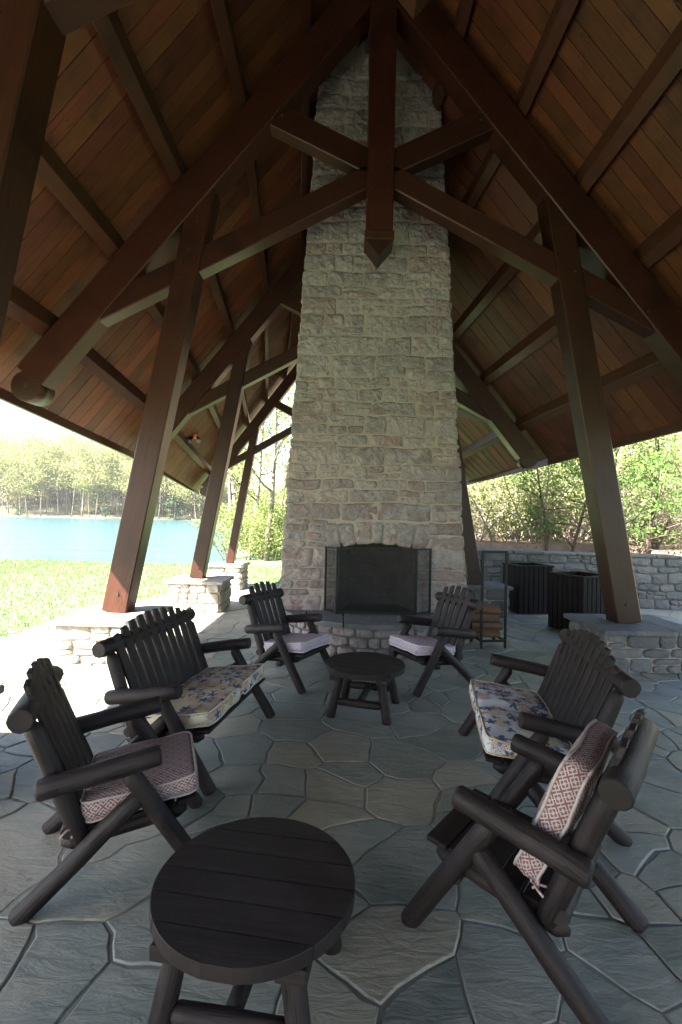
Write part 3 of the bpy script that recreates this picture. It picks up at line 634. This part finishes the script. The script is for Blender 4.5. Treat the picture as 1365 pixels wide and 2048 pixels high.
    for p, q in zip(an, an[1:]):
        m = MB(); k = 7; outr = [(C.x + (RR + .035 + .014 * noise.noise((t * 9, 1, 1))) * math.cos(t), C.y + (RR + .035 + .014 * noise.noise((t * 9, 1, 1))) * math.sin(t)) for t in [p + .006 + (q - p - .012) * i / k for i in range(k + 1)]]
        inn = [(min(max(outr[-1][0], -.8), 1.7), CY - .03), (min(max(outr[0][0], -.8), 1.7), CY - .03)]
        if q == a1: inn[0] = (outr[-1][0] - .03, CY - .025)
        o1 = outr + inn; cc = Vector((sum(x for x, y in o1) / len(o1), sum(y for x, y in o1) / len(o1))); nn = len(o1)
        rr = [m.add([(*(cc + (Vector(p_) - cc) * kk), z) for p_ in o1]) for kk, z in ((.985, .365), (1, .375), (1, .422), (.985, .43))]
        for s0, s1 in zip(rr, rr[1:]):
            for i in range(nn): m.face((s0 + i, s0 + (i + 1) % nn, s1 + (i + 1) % nn, s1 + i))
        m.face([rr[-1] + i for i in range(nn)]); m.face([rr[0] + i for i in range(nn)][::-1]); m.build('hearth_slab', 'grey', he)
    m = MB(); m.box((OPX0, CY - .05, .37), (OPX1, CY + .62, .432)); m.build('firebox_floor', 'soot', he)
make_chimney()

def make_screen():
    sc = empty('fire_screen', (.5, 6.6, .432), label='three-panel black mesh fire screen in front of the fireplace', cat='fire screen')
    P = [Vector(p) - Vector((.5, 6.6, 0)) for p in ((-.2, 6.7, 0), (-.03, 6.5, 0), (1.01, 6.51, 0), (1.24, 6.68, 0))]; H = .88
    for i, (a, b) in enumerate(zip(P, P[1:])):
        d = (b - a).normalized(); a2, b2 = a + d * .012, b - d * .012; m = MB(); t = .022
        for p in (a2, b2): m.beam(p, p + Vector((0, 0, H)), d, t, t)
        for z in (.02, H - .011): m.beam(a2 + Vector((0, 0, z)) + d * t / 2, b2 + Vector((0, 0, z)) - d * t / 2, d.cross(Vector((0, 0, 1))), t * .94, t * .94)
        fr = m.build('panel_frame', 'iron', sc)
        m = MB(); q = m.add([a2 + Vector((0, 0, .02)), b2 + Vector((0, 0, .02)), b2 + Vector((0, 0, H - .01)), a2 + Vector((0, 0, H - .01))]); m.face((q, q + 1, q + 2, q + 3)); m.build('wire_mesh', 'mesh', fr)
make_screen()

# ------------------------------------------------------------------ retaining wall
def make_wall():
    A, B = Vector((2.0, 10.6, 0)), Vector((8.2, 9.55, 0)); t = (B - A).normalized(); L = (B - A).length; nrm = Vector((t.y, -t.x, 0)); H = 1.03
    w = empty('stone_wall', (0, 0, 0), label='low grey stone retaining wall behind the slatted bins', cat='wall')
    m = MB(); c = [A, B, B - nrm * .4, A - nrm * .4]; m.box8([p + Vector((0, 0, -.2)) for p in c] + [p + Vector((0, 0, H)) for p in c]); m.build('wall_core', 'mortar_grey', w)
    place = lambda u, v, d: A + t * u + nrm * (d + .012) + Vector((0, 0, v))
    for q in courses(L, H, (.13, .24), (.2, .5), seed=77, split=.35, jitter=.04): stone(q, place, 'stone', 'grey', w, .03, .018, .007, .012)
    u = 0
    while u < L:
        l = random.uniform(.4, .8); m = MB(); u1 = min(u + l, L); o1 = [(u + .006, -.43), (u1 - .006, -.43), (u1 - .006, .05 + random.uniform(-.01, .015)), (u + .006, .05 + random.uniform(-.01, .015))]; z = random.uniform(-.006, .008)
        m.box8([A + t * a + nrm * b + Vector((0, 0, H + .002)) for a, b in o1] + [A + t * a + nrm * b + Vector((0, 0, H + .055 + z)) for a, b in o1]); m.build('coping_stone', 'grey', w, .012); u = u1
make_wall()

# ------------------------------------------------------------------ slatted bins and firewood
def make_bin(name, loc, rz, label):
    b = empty(name, loc, rz, label=label, cat='bin', group='slatted bins by the wall'); W, H = .66, .9
    m = MB(); m.box((-W / 2 + .03, -W / 2 + .03, .03), (W / 2 - .03, W / 2 - .03, .7)); m.build('liner', 'bin', b)
    for k in range(4):
        a = k * math.pi / 2; c, s = math.cos(a), math.sin(a); n = 7
        for i in range(n):
            x0 = -W / 2 + W * i / n + .007; x1 = -W / 2 + W * (i + 1) / n - .007; m = MB()
            m.box((x0, -W / 2, .02), (x1, -W / 2 + .022, H - .03)); o = m.build('slat', 'bin', b, .003); o.rotation_euler = (0, 0, a)
        m = MB(); m.box((-W / 2 - .02, -W / 2 - .02, H - .03), (W / 2 + .02 - .075, -W / 2 + .055, H)); o = m.build('top_rail', 'bin', b, .004); o.rotation_euler = (0, 0, a)
make_bin('slatted_bin', (3.56, 9.33, 0), R(8), 'dark brown slatted bin standing farther back, nearest the stone wall')
make_bin('slatted_bin', (3.80, 7.75, 0), R(24), 'dark brown slatted bin beside the leaning post, in front of the other bin')

def make_wood():
    r = empty('firewood_rack', (2.07, 6.57, 0), R(6), label='tall narrow black iron firewood rack beside the hearth', cat='rack')
    w, d, H0, t = .33, .36, 1.29, .028
    for y, H in ((0, H0), (d, .34)):
        m = MB(); x = w / 2
        for sx in (-1, 1): m.beam((sx * x + (.03 if 0 else 0), y, 0), (sx * x, y, H), (1, 0, 0), t, t)
        m.beam((-x - t / 2, y, H), (x + t / 2, y, H), (0, 1, 0), t * .95, t * .95); m.beam((-x + t / 2, y, .1), (x - t / 2, y, .1), (0, 1, 0), t * .95, t * .95); m.build('end_frame', 'iron', r)
    m = MB()
    for sx in (-1, 1): m.beam((sx * w / 2, t / 2, .1), (sx * w / 2, d - t / 2, .1), (1, 0, 0), t * .9, t * .9)
    m.build('base_rail', 'iron', r)
    rs = random.Random(4); k = 0
    names = ['lowest', 'second', 'third', 'fourth', 'top']
    for j in range(4):
        for i in range(2):
            x, z = 1.99 + rs.uniform(-.03, .03), .172 + j * .108; y = 6.7 + .17 * i + rs.uniform(-.015, .015)
            fw = empty('firewood', (x, y, z), R(rs.uniform(-9, 9)), label='split log of firewood in the small stack beside the iron rack', cat='firewood', group='firewood stack')
            n = 7; L = .4; ang = rs.random() * 6; pr = [(.085 * math.cos(6.283 * q / n + ang) * rs.uniform(.85, 1.1), .058 * math.sin(6.283 * q / n + ang) * rs.uniform(.85, 1.1)) for q in range(n)]
            m = MB(); a = m.add([(-L / 2, p, q) for p, q in pr]); b = m.add([(L / 2, p * rs.uniform(.85, 1.1), q * rs.uniform(.85, 1.1)) for p, q in pr])
            for q in range(n): m.face((a + q, a + (q + 1) % n, b + (q + 1) % n, b + q))
            m.build('bark', 'log_bark' if (i + j) % 3 else 'log_cut', fw); m = MB()
            a = m.add([(-L / 2 - .002, p * .96, q * .96) for p, q in pr]); m.face([a + q for q in range(n)][::-1]); m.build('cut_end', 'log_cut', fw)
            m = MB(); b = m.add([(L / 2 + .002, p * .8, q * .8) for p, q in pr]); m.face([b + q for q in range(n)]); m.build('cut_end', 'log_cut', fw)
make_wood()

# ------------------------------------------------------------------ log furniture
def cushion_mesh(w, l, t, fold=False, seed=0):
    m = MB(); nx, ny = (18 if fold else 12), 12; X = lambda i: -w / 2 + w * i / nx; Y = lambda j: -l / 2 + l * j / ny
    def z(x, y, s):
        u, v = abs(x / (w / 2)), abs(y / (l / 2)); p = (1 - u ** 4) * (1 - v ** 4); zz = t * .42 + t * .22 * p + .011 * noise.noise((x * 6 + seed, y * 6, s)) + .004 * noise.noise((x * 17 + seed, y * 17, s))
        if fold: zz -= .03 * math.exp(-(x / .016) ** 2)
        return s * zz
    def rnd(x, y):
        k = .035; ax, ay = abs(x) - (w / 2 - k), abs(y) - (l / 2 - k)
        if ax > 0 and ay > 0:
            d = math.hypot(ax, ay); 
            if d > k: x = math.copysign(w / 2 - k + ax / d * k, x); y = math.copysign(l / 2 - k + ay / d * k, y)
        return x, y
    g = {}
    for s in (1, -1):
        for j in range(ny + 1):
            for i in range(nx + 1): x, y = rnd(X(i), Y(j)); g[s, i, j] = m.add([(x, y, z(X(i), Y(j), s))])
        for j in range(ny):
            for i in range(nx):
                q = [g[s, i, j], g[s, i + 1, j], g[s, i + 1, j + 1], g[s, i, j + 1]]; uv = [(X(a), Y(b)) for a, b in ((i, j), (i + 1, j), (i + 1, j + 1), (i, j + 1))]
                m.face(q if s > 0 else q[::-1], uv if s > 0 else uv[::-1], True)
    edge = [(i, 0) for i in range(nx)] + [(nx, j) for j in range(ny)] + [(i, ny) for i in range(nx, 0, -1)] + [(0, j) for j in range(ny, 0, -1)]; per = 0
    mids = []
    for (i, j) in edge: p = Vector(m.v[g[1, i, j]]); q = Vector(m.v[g[-1, i, j]]); c = (p + q) / 2; o = Vector((p.x / w, p.y / l, 0)); mids.append(m.add([c + o.normalized() * .01]))
    for k, (a, b) in enumerate(zip(edge, edge[1:] + edge[:1])):
        d = (Vector(m.v[g[1, *a]]) - Vector(m.v[g[1, *b]])).length; k2 = (k + 1) % len(edge)
        m.face((g[-1, *a], g[-1, *b], mids[k2], mids[k]), [(per, 0), (per + d, 0), (per + d, t / 2), (per, t / 2)], True); m.face((mids[k], mids[k2], g[1, *b], g[1, *a]), [(per, t / 2), (per + d, t / 2), (per + d, t), (per, t)], True); per += d
    rims = [[Vector(m.v[g[s, *e]]) for e in edge] for s in (1, -1)]
    return m, rims
def make_cushion(name, w, l, t, mat, loc, rot, lab, cat, fold=False, ties=None, seed=0):
    """its own thing: rests on the seat"""
    me, rims = cushion_mesh(w, l, t, fold, seed); root = empty(name, (0, 0, 0), **lab, cat=cat)
    me.build('cover', mat, root); m = MB()
    for rim in rims: m.tube(rim + rim[:1], .006, 5)
    m.build('piping', mat, root)
    for tx, ty in ties or []:
        m = MB(); rs = random.Random(int(tx * 100)); b = Vector((tx, ty, -t * .4))
        for q in range(5):
            a = b + Vector((math.copysign(.015, tx), -.03, -.015)); e = a + Vector((rs.uniform(-.05, .05), rs.uniform(-.06, .0), rs.uniform(-.035, .03))); m.tube([b if q == 0 else a, (a + e) / 2 + Vector((0, 0, .015)), e], .005, 5)
        m.build('tie', 'tie', root)
    root.matrix_world = Matrix.Translation(loc) @ rot.to_4x4(); return root

def make_seat_furniture(name, extra, nslat, label, cat, pose, group):
    x, y, th = pose; root = empty(name, (x, y, 0), th, label=label, cat=cat, group=group); e = extra; a, lx, px = .316 + e, .301 + e, .241 + e
    def part(nm, *logs): 
        m = MB()
        for l in logs: m.log(*l[:2], *l[2:3], **(l[3] if len(l) > 3 else {}))
        return m.build(nm, 'paint', root)
    for s in (-1, 1):
        part('armrest', ((s * a, .205, .609), (s * a, -.285, .527), .046))
        part('front_leg', ((s * lx, .418, .0), (s * lx, .055, .572), .041, dict(tip1=.05)))
        part('rear_leg', ((s * (lx + .006), -.352, .0), (s * (lx + .006), .145, .452), .041, dict(tip1=.06)))
        part('back_post', ((s * px, -.115, .245), (s * px, -.335, .80), .04, dict(tip1=.05)))
        part('seat_rail', ((s * (lx - .075), .33, .30), (s * (lx - .075), -.2, .235), .034, dict(tip0=.04, tip1=.04)))
    part('back_rail', ((-.328 - e, -.352, .825), (.328 + e, -.352, .825), .054)); part('front_rail', ((-lx, .225, .275), (lx, .225, .275), .034)); part('lower_back_rail', ((-lx + .03, -.17, .30), (lx - .03, -.17, .30), .034))
    # seat boards
    n = 5; y0, y1 = .375, -.135
    for i in range(n):
        ya, yb = y0 + (y1 - y0) * i / n, y0 + (y1 - y0) * (i + .92) / n; za, zb = .352 + (ya - .375) * .12, .352 + (yb - .375) * .12; m = MB(); hw = .245 + e
        m.box8([(-hw, ya, za - .025), (-hw, yb, zb - .025), (-hw, yb, zb), (-hw, ya, za)] + [(hw, ya, za - .025), (hw, yb, zb - .025), (hw, yb, zb), (hw, ya, za)], random.random() * 5); m.build('seat_slat', 'paint_board', root, .005)
    # fan of back slats with an arched top
    hb, ht = .195 + e, .245 + e
    for i in range(nslat):
        u = (i + .5) / nslat * 2 - 1; g = 1 / nslat; m = MB(); top = .985 - (.0 if not e else .012) - (.055 if not e else .10) * u * u; zb = .335; prev = []
        for zz, last in ((zb, 0), (top - .035, 0), (top, 1)):
            t = (zz - zb) / .65; wd = hb + (ht - hb) * t; yy = -.105 - .39 * (zz - zb); c = u * wd; hw = wd * g - (.006 + (.015 if e else .011) * t) ; hw -= .007 * last
            slope = -(2 * (.055 if not e else .10) * u / wd) * hw if zz > zb else 0
            prev.append([(c - hw, yy, zz - slope), (c + hw, yy, zz + slope), (c + hw, yy - .024, zz + slope), (c - hw, yy - .024, zz - slope)])
        m.box8(prev[0] + prev[1], random.random() * 9); 
        b = m.add(prev[1] + prev[2])
        for q in range(4): r_ = (q + 1) % 4; m.face((b + q, b + r_, b + 4 + r_, b + 4 + q))
        m.face((b + 4, b + 5, b + 6, b + 7)); m.build('back_slat', 'paint_board', root, .004)
    return root
def seat_frame(pose):
    x, y, th = pose; return Matrix.Translation((x, y, 0)) @ Matrix.Rotation(th, 4, 'Z')
POSE = dict(L1=(-1.096, 2.467, R(-69.8)), R1=(.839, 2.07, R(50.8)), BL=(-.539, 5.21, R(-120.4)), BR=(.983, 5.197, R(118)), NL=(-1.07, 3.671, R(-100.2)), NR=(1.313, 3.272, R(80.3)))
def make_furniture():
    gc, gb = 'log armchairs round the fireplace', 'log loveseats round the fireplace'
    make_seat_furniture('log_chair', 0, 5, 'dark brown log armchair with maroon seat cushion, nearest the lawn side', 'chair', POSE['L1'], gc)
    make_seat_furniture('log_chair', 0, 5, 'dark brown log armchair with its cushion propped against the backrest', 'chair', POSE['R1'], gc)
    make_seat_furniture('log_chair', 0, 5, 'dark log armchair with pale cushion beside the hearth, on the lake side', 'chair', POSE['BL'], gc)
    make_seat_furniture('log_chair', 0, 5, 'dark log armchair with pale cushion in front of the firewood rack', 'chair', POSE['BR'], gc)
    make_seat_furniture('log_loveseat', .284, 10, 'dark brown log loveseat with cream floral cushion, backing onto the lawn', 'loveseat', POSE['NL'], gb)
    make_seat_furniture('log_loveseat', .284, 10, 'dark brown log loveseat with white and blue floral cushion near the bins', 'loveseat', POSE['NR'], gb)
    def on_seat(k, nm, w, mat, lab, **kw):
        f = seat_frame(POSE[k]) @ Matrix.Translation((0, .125, .335 + .054)) @ Matrix.Rotation(R(7), 4, 'X'); lb = dict(label=lab, group='seat cushions')
        make_cushion('cushion', w, .5, .095, mat, f.translation, f.to_3x3(), lb, 'cushion', **kw)
    on_seat('L1', 'c', .5, 'fret', 'maroon and white fretwork cushion lying on the chair beside the near round table', ties=[(.24, -.25)], seed=1)
    on_seat('BL', 'c', .5, 'fret_pale', 'pale fretwork cushion on the hearthside chair toward the lake', seed=2)
    on_seat('BR', 'c', .5, 'fret_pale', 'pale fretwork cushion on the chair by the firewood rack', seed=3)
    on_seat('NL', 'c', 1.06, 'floral_cream', 'long cream cushion with tan flowers and blue leaves on the loveseat', fold=True, seed=4)
    on_seat('NR', 'c', 1.06, 'floral_white', 'long white cushion with navy leaves on the loveseat near the bins', fold=True, seed=5)
    f = seat_frame(POSE['R1']) @ Matrix.Translation((0, -.11, .345)) @ Matrix.Rotation(R(21.3), 4, 'X') @ Matrix.Translation((0, .075, .25)) @ Matrix.Rotation(R(90), 4, 'X') @ Matrix.Rotation(R(180), 4, 'X')
    make_cushion('cushion', .5, .5, .1, 'fret', f.translation, f.to_3x3(), dict(label='maroon and white fretwork cushion standing upright against a chair back', group='seat cushions'), 'cushion', ties=[(-.24, .27)], seed=6)
    for (x, y, rz), lab in (((-.275, 1.755, R(-9)), 'round dark brown plank table in the foreground'), ((.243, 4.375, R(-15)), 'round dark brown plank table in front of the hearth')):
        make_table((x, y, 0), rz, lab)
def make_table(loc, rz, label):
    t = empty('round_table', loc, rz, label=label, cat='table', group='round plank tables'); Rr, z0, z1, n = .352, .372, .42, 6
    for i in range(n):
        ya, yb = -Rr + 2 * Rr * i / n + .0035, -Rr + 2 * Rr * (i + 1) / n - .0035; m = MB(); k = 10; pts = []
        for j in range(k + 1): y = ya + (yb - ya) * j / k; pts.append((math.sqrt(max(Rr * Rr - y * y, .0001)), y))
        for j in range(k, -1, -1): y = ya + (yb - ya) * j / k; pts.append((-math.sqrt(max(Rr * Rr - y * y, .0001)), y))
        nn = len(pts); rings = [m.add([(x * kk, y, z) for x, y in pts]) for kk, z in ((1, z0), (1, z1 - .004), (.99, z1 - random.uniform(0, .002)))]
        for a, b in zip(rings, rings[1:]):
            for q in range(nn): m.face((a + q, a + (q + 1) % nn, b + (q + 1) % nn, b + q))
        uv = [(p[0] + i * 3.1, p[1]) for p in pts]; m.face([rings[-1] + q for q in range(nn)], uv); m.face([rings[0] + q for q in range(nn)][::-1]); m.build('top_plank', 'paint_board', t)
    for y in (-.2, .2):
        m = MB(); m.box((-.05 + y, -.275, z0 - .05), (.05 + y, .275, z0 - .001)); o = m.build('batten', 'paint_board', t, .006)
    for sx in (-1, 1):
        for sy in (-1, 1):
            m = MB(); m.log((sx * .245, sy * .245, 0), (sx * .175, sy * .19, z0 - .002), .04, .037); m.build('leg', 'paint', t)
    for sy in (-1, 1): m = MB(); m.log((-.2, sy * .225, .135), (.2, sy * .225, .135), .034, tip0=.03, tip1=.03); m.build('stretcher', 'paint', t)
    m = MB(); m.log((0, -.22, .145), (0, .22, .145), .03, tip0=.03, tip1=.03); m.build('stretcher', 'paint', t)
make_furniture()

# ------------------------------------------------------------------ vegetation
def leaf_mesh(name, cen, size, mat, asp=.55, up=.0):
    n = len(cen); a = rng.normal(size=(n, 3)); a /= np.linalg.norm(a, axis=1)[:, None]; b = rng.normal(size=(n, 3)); b[:, 2] *= 1 - up; b -= (b * a).sum(1)[:, None] * a; b /= np.linalg.norm(b, axis=1)[:, None]
    s = size * rng.uniform(.6, 1.3, (n, 1)); a = a * s; b = b * s * asp; v = np.stack([cen - a, cen - b * .9, cen + a, cen + b * .9], 1).reshape(-1, 3)
    me = bpy.data.meshes.new(name); me.vertices.add(4 * n); me.vertices.foreach_set('co', v.ravel()); me.loops.add(4 * n); me.loops.foreach_set('vertex_index', np.arange(4 * n)); me.polygons.add(n)
    me.polygons.foreach_set('loop_start', np.arange(n) * 4); me.polygons.foreach_set('loop_total', np.full(n, 4)); me.update(calc_edges=True); me.materials.append(M[mat]); return me
def grow(mb, p, d, L, r, depth, rs, tips, up=.15, spread=.7, kids=(2, 4), bend=.25, sides=5, keep=.35):
    pts, rad = [p.copy()], [r]; n = 4; d = d.normalized()
    for i in range(n):
        d = (d + Vector((rs.uniform(-bend, bend), rs.uniform(-bend, bend), rs.uniform(-bend, bend) + up * .4))).normalized(); p = p + d * (L / n); pts.append(p.copy()); rad.append(r * (1 - .6 * (i + 1) / n))
        if depth <= 1: tips.append(p.copy())
    mb.tube(pts, rad, sides if depth > 1 else max(3, sides - 2))
    if depth == 0: return
    for k in range(rs.randint(*kids)):
        t = rs.uniform(keep, 1); i = min(int(t * n), n - 1); q = pts[i].lerp(pts[i + 1], t * n - i); nd = (d + Vector((rs.uniform(-1, 1), rs.uniform(-1, 1), rs.uniform(-.5, .8))) * spread).normalized()
        grow(mb, q, nd, L * rs.uniform(.5, .75), rad[i] * .62, depth - 1, rs, tips, up, spread, kids, bend, sides, .2)
def tree_parts(seed, H, r, stems=1, depth=3, first=.35, leaves=4000, lsize=.06, cl=.28, spread=.8, kids=(3, 5), lean=.1, up=.15, mat='leaf_spring', bark='bark', name='tree', split=.0):
    rs = random.Random(seed); mb = MB(); tips = []
    for k in range(stems):
        d = Vector((rs.uniform(-lean, lean) + (k - (stems - 1) / 2) * split, rs.uniform(-lean, lean), 1)); p = Vector((.12 * k, .05 * k, -.15)); pts, rad = [p.copy()], [r]; n = 8
        for i in range(n): d = (d.normalized() + Vector((rs.uniform(-.09, .09), rs.uniform(-.09, .09), .05))).normalized(); p = p + d * (H / n); pts.append(p.copy()); rad.append(r * (1 - .85 * (i + 1) / n))
        mb.tube(pts, rad, 7); nb = int(rs.uniform(7, 11))
        for b in range(nb):
            t = first + (1 - first) * (b + rs.random()) / nb; i = min(int(t * n), n - 1); q = pts[i].lerp(pts[i + 1], t * n - i); az = rs.random() * 6.283
            grow(mb, q, Vector((math.cos(az), math.sin(az), rs.uniform(.1, .8))), H * rs.uniform(.2, .36) * (1.15 - .55 * t), rad[i] * .5, depth - 1, rs, tips, up, spread, kids)
    tr = mb.mesh(name + '_trunk'); tr.materials.append(M[bark])
    T = np.array([tuple(t) for t in tips]); idx = rng.integers(0, len(T), leaves); cen = T[idx] + rng.normal(size=(leaves, 3)) * cl * np.array([1, 1, .6])
    return tr, (leaf_mesh(name + '_crown', cen, lsize, mat) if leaves else None)
def plant(name, parts, loc, rz, sc, label, cat, group=None, pn=('trunk', 'crown')):
    e = empty(name, loc, rz, label=label, cat=cat, group=group); e.scale = (sc, sc, sc)
    for nm, me in zip(pn, parts):
        if me: o = bpy.data.objects.new(nm, me); COL.objects.link(o); o.parent = e
    return e
def px_at(px, y): return (px - 682) / 980 * y
def make_vegetation():
    rs = random.Random(11)
    # the wood across the lake
    far = [tree_parts(100 + i, rs.uniform(23, 28), .2, 1, 2, rs.uniform(.22, .48), 2000, .34, 1.7, .9, (2, 4), .05, .25, 'leaf_far', 'bark', 'far_tree') for i in range(6)]
    low = [tree_parts(140 + i, rs.uniform(8, 12), .09, 2, 2, .12, 1300, .3, 1.2, .9, (2, 4), .1, .2, 'leaf_far', 'bark', 'understory_tree', .15) for i in range(4)]
    for i in range(70):
        px = -60 + 540 * (i + rs.uniform(0, 1)) / 70; yy = rs.uniform(180, 235); x = px_at(px, yy)
        plant('understory_tree', low[i % 4], (x, yy, ground_z(x, yy)), rs.random() * 6.28, rs.uniform(.6, 1.2), 'low pale green tree among the trunks of the wood across the lake', 'tree', 'understory across the lake')
    ever = tree_parts(120, 9, .2, 1, 2, .1, 1500, .4, .5, .9, (2, 4), .05, .0, 'leaf_ever', 'bark_dark', 'evergreen')
    y = 172
    for row in range(6):
        n = 26
        for i in range(n):
            px = -60 + 540 * (i + rs.uniform(.1, .9)) / n; yy = 174 + row * 9 + rs.uniform(-4, 4); x = px_at(px, yy)
            plant('deciduous_tree', far[rs.randrange(6)], (x, yy, ground_z(x, yy)), rs.random() * 6.28, rs.uniform(.72, 1.0), 'tall bare-trunked tree with pale spring leaves in the wood across the lake', 'tree', 'wood across the lake')
    for px, s in ((212, .5), (352, .95), (40, .4), (338, .6)):
        yy = 172.5; x = px_at(px, yy); plant('evergreen_bush', ever, (x, yy, ground_z(x, yy)), rs.random() * 6, s, 'dark green evergreen bush at the water edge of the far shore', 'bush', 'evergreens on the far shore')
    # spring trees between the chimney and the lake
    mid = [tree_parts(200 + i, 9.5, .13, 1, 3, .25, 3000, .075, .3, .9, (2, 4), .08, .1, 'leaf_spring', 'bark', 'spring_tree') for i in range(3)]
    shrub = [tree_parts(230 + i, 2.3, .035, 4, 2, .15, 2600, .055, .22, .9, (3, 5), .5, .1, 'leaf_spring', 'bark', 'shrub', .35) for i in range(3)]
    lab = ['slender spring tree with yellow-green leaves beside the chimney edge', 'spring tree with sparse pale leaves between the far posts', 'tall spring tree on the lake bank behind the last post', 'young tree leaning over the bank left of the chimney', 'thin tree farthest back on the lake bank', 'leafy bank tree behind the chimney']
    for i, (px, yy, sc) in enumerate(((535, 21, 1.05), (500, 25, 1.1), (465, 30, 1.2), (555, 30, 1.3), (478, 42, 1.5), (600, 26, 1.2))):
        x = px_at(px, yy); plant('spring_tree', mid[i % 3], (x, yy, ground_z(x, yy)), rs.random() * 6, sc, lab[i], 'tree', 'trees on the lake bank')
    for i, (px, yy, sc) in enumerate(((470, 22, .9), (500, 21, 1.0), (525, 22.5, 1.1), (550, 21, 1.0), (485, 27, 1.2), (515, 29, 1.4), (545, 28, 1.4), (575, 24, 1.2), (600, 22, 1))):
        x = px_at(px, yy); plant('bank_shrub', shrub[i % 3], (x, yy, ground_z(x, yy)), rs.random() * 6, sc, 'pale green leafy shrub on the lake bank beyond the lawn', 'shrub', 'shrubs on the lake bank', ('stems', 'crown'))
    # behind the wall: small tree, brush, wood
    small = tree_parts(300, 4.6, .075, 3, 3, .3, 5600, .045, .16, .95, (3, 5), .2, .05, 'leaf_bright', 'bark_dark', 'small_tree', .42)
    small2 = tree_parts(311, 4.2, .06, 2, 3, .3, 1900, .045, .17, 1.0, (3, 5), .3, .0, 'leaf_bright', 'bark_dark', 'small_tree', .7)
    plant('small_tree', small, (7.15, 12.0, ground_z(7.15, 12)), .4, 1.0, 'bright green multi-stemmed small tree behind the stone wall', 'tree')
    plant('small_tree', small2, (5.55, 12.4, ground_z(5.55, 12.4)), 2.1, 1.0, 'small green tree partly hidden by the leaning post', 'tree')
    brush = [tree_parts(330 + i, 2.2, .02, 9, 2, .1, 160, .04, .3, 1.1, (3, 5), .8, -.12, 'leaf_spring', 'twig', 'brush', .4) for i in range(4)]
    green = [tree_parts(350 + i, 2.8, .03, 5, 2, .15, 1500, .05, .3, .9, (3, 5), .5, .05, 'leaf_spring', 'twig', 'green_shrub', .4) for i in range(3)]
    for i in range(72):
        yy = rs.uniform(13.4, 19); px = 930 + 540 * (i + rs.random()) / 72; x = px_at(px, yy); k = rs.random()
        if k < .66: plant('dry_brush', brush[rs.randrange(4)], (x, yy, ground_z(x, yy)), rs.random() * 6, rs.uniform(.85, 1.4), 'tangled dry brush with bare pale twigs at the edge of the wood', 'brush', 'dry brush behind the wall', ('stems', 'leaves'))
        else: plant('green_shrub', green[rs.randrange(3)], (x, yy, ground_z(x, yy)), rs.random() * 6, rs.uniform(.8, 1.3), 'light green leafy shrub among the dry brush behind the wall', 'shrub', 'green shrubs behind the wall', ('stems', 'crown'))
    wood = [tree_parts(370 + i, 11, .15, 1, 3, .2, 2600, .08, .4, .9, (2, 4), .06, .05, 'leaf_spring', ('twig', 'bark', 'bark_dark', 'bark')[i], 'wood_tree') for i in range(4)]
    for i in range(40):
        yy = rs.uniform(18, 44); px = 900 + 620 * (i * .618 % 1); x = px_at(px, yy)
        plant('woodland_tree', wood[i % 4], (x, yy, ground_z(x, yy)), rs.random() * 6, rs.uniform(.7, 1.15), 'slender woodland tree with fresh leaves on the slope behind the wall', 'tree', 'trees on the wooded slope')
    # grass blades on the lawn
    n = 60000; yy = 7 + 12.3 * rng.random(n) ** 1.3; xx = rng.uniform(-17, -.9, n); ok = (xx < np.where(yy < 12.5, -4.8 + .26 * (yy - 6.3), 9)) & (np.abs(xx / yy) < .85); xx, yy = xx[ok], yy[ok]
    zz = np.array([ground_z(a, b) for a, b in zip(xx, yy)]); n = len(xx); h = rng.uniform(.02, .055, n) * (1 + .03 * yy); an = rng.uniform(0, 6.283, n); w = .006 + .0009 * yy; lean = rng.normal(0, .02, (n, 2))
    v = np.empty((n, 3, 3)); v[:, 0] = np.stack([xx - np.cos(an) * w, yy - np.sin(an) * w, zz - .005], 1); v[:, 1] = np.stack([xx + np.cos(an) * w, yy + np.sin(an) * w, zz - .005], 1); v[:, 2] = np.stack([xx + lean[:, 0], yy + lean[:, 1], zz + h], 1)
    me = bpy.data.meshes.new('grass'); me.vertices.add(3 * n); me.vertices.foreach_set('co', v.ravel()); me.loops.add(3 * n); me.loops.foreach_set('vertex_index', np.arange(3 * n)); me.polygons.add(n); me.polygons.foreach_set('loop_start', np.arange(n) * 3); me.polygons.foreach_set('loop_total', np.full(n, 3)); me.update(calc_edges=True)
    tag(obj('grass', me, 'grass'), 'short sunlit grass of the lawn between patio and lake', 'grass', kind='stuff')
make_vegetation()

# ------------------------------------------------------------------ thin volume added to wash out the distance like overexposure
def make_washout():
    g = G('washout_air'); g.nt.nodes.remove(g.p); v = g.n('ShaderNodeVolumePrincipled'); v.inputs['Color'].default_value = (.93, .96, 1, 1); v.inputs['Density'].default_value = .0002; v.inputs['Anisotropy'].default_value = .2
    g.l(v.outputs[0], g.out.inputs['Volume']); mb = MB(); b = mb.add([(x, y, z) for z in (-3.2, 75) for x, y in ((-425, -45), (425, -45), (425, 525), (-425, 525))])
    for f in ((3, 2, 1, 0), (4, 5, 6, 7), (0, 1, 5, 4), (1, 2, 6, 5), (2, 3, 7, 6), (3, 0, 4, 7)): mb.face([b + i for i in f])
    me = mb.mesh('washout'); me.materials.append(g.m)
    tag(obj('washout', me, None), 'thin pale air volume added to imitate overexposure over the lake and woods', 'washout', kind='stuff')
make_washout()
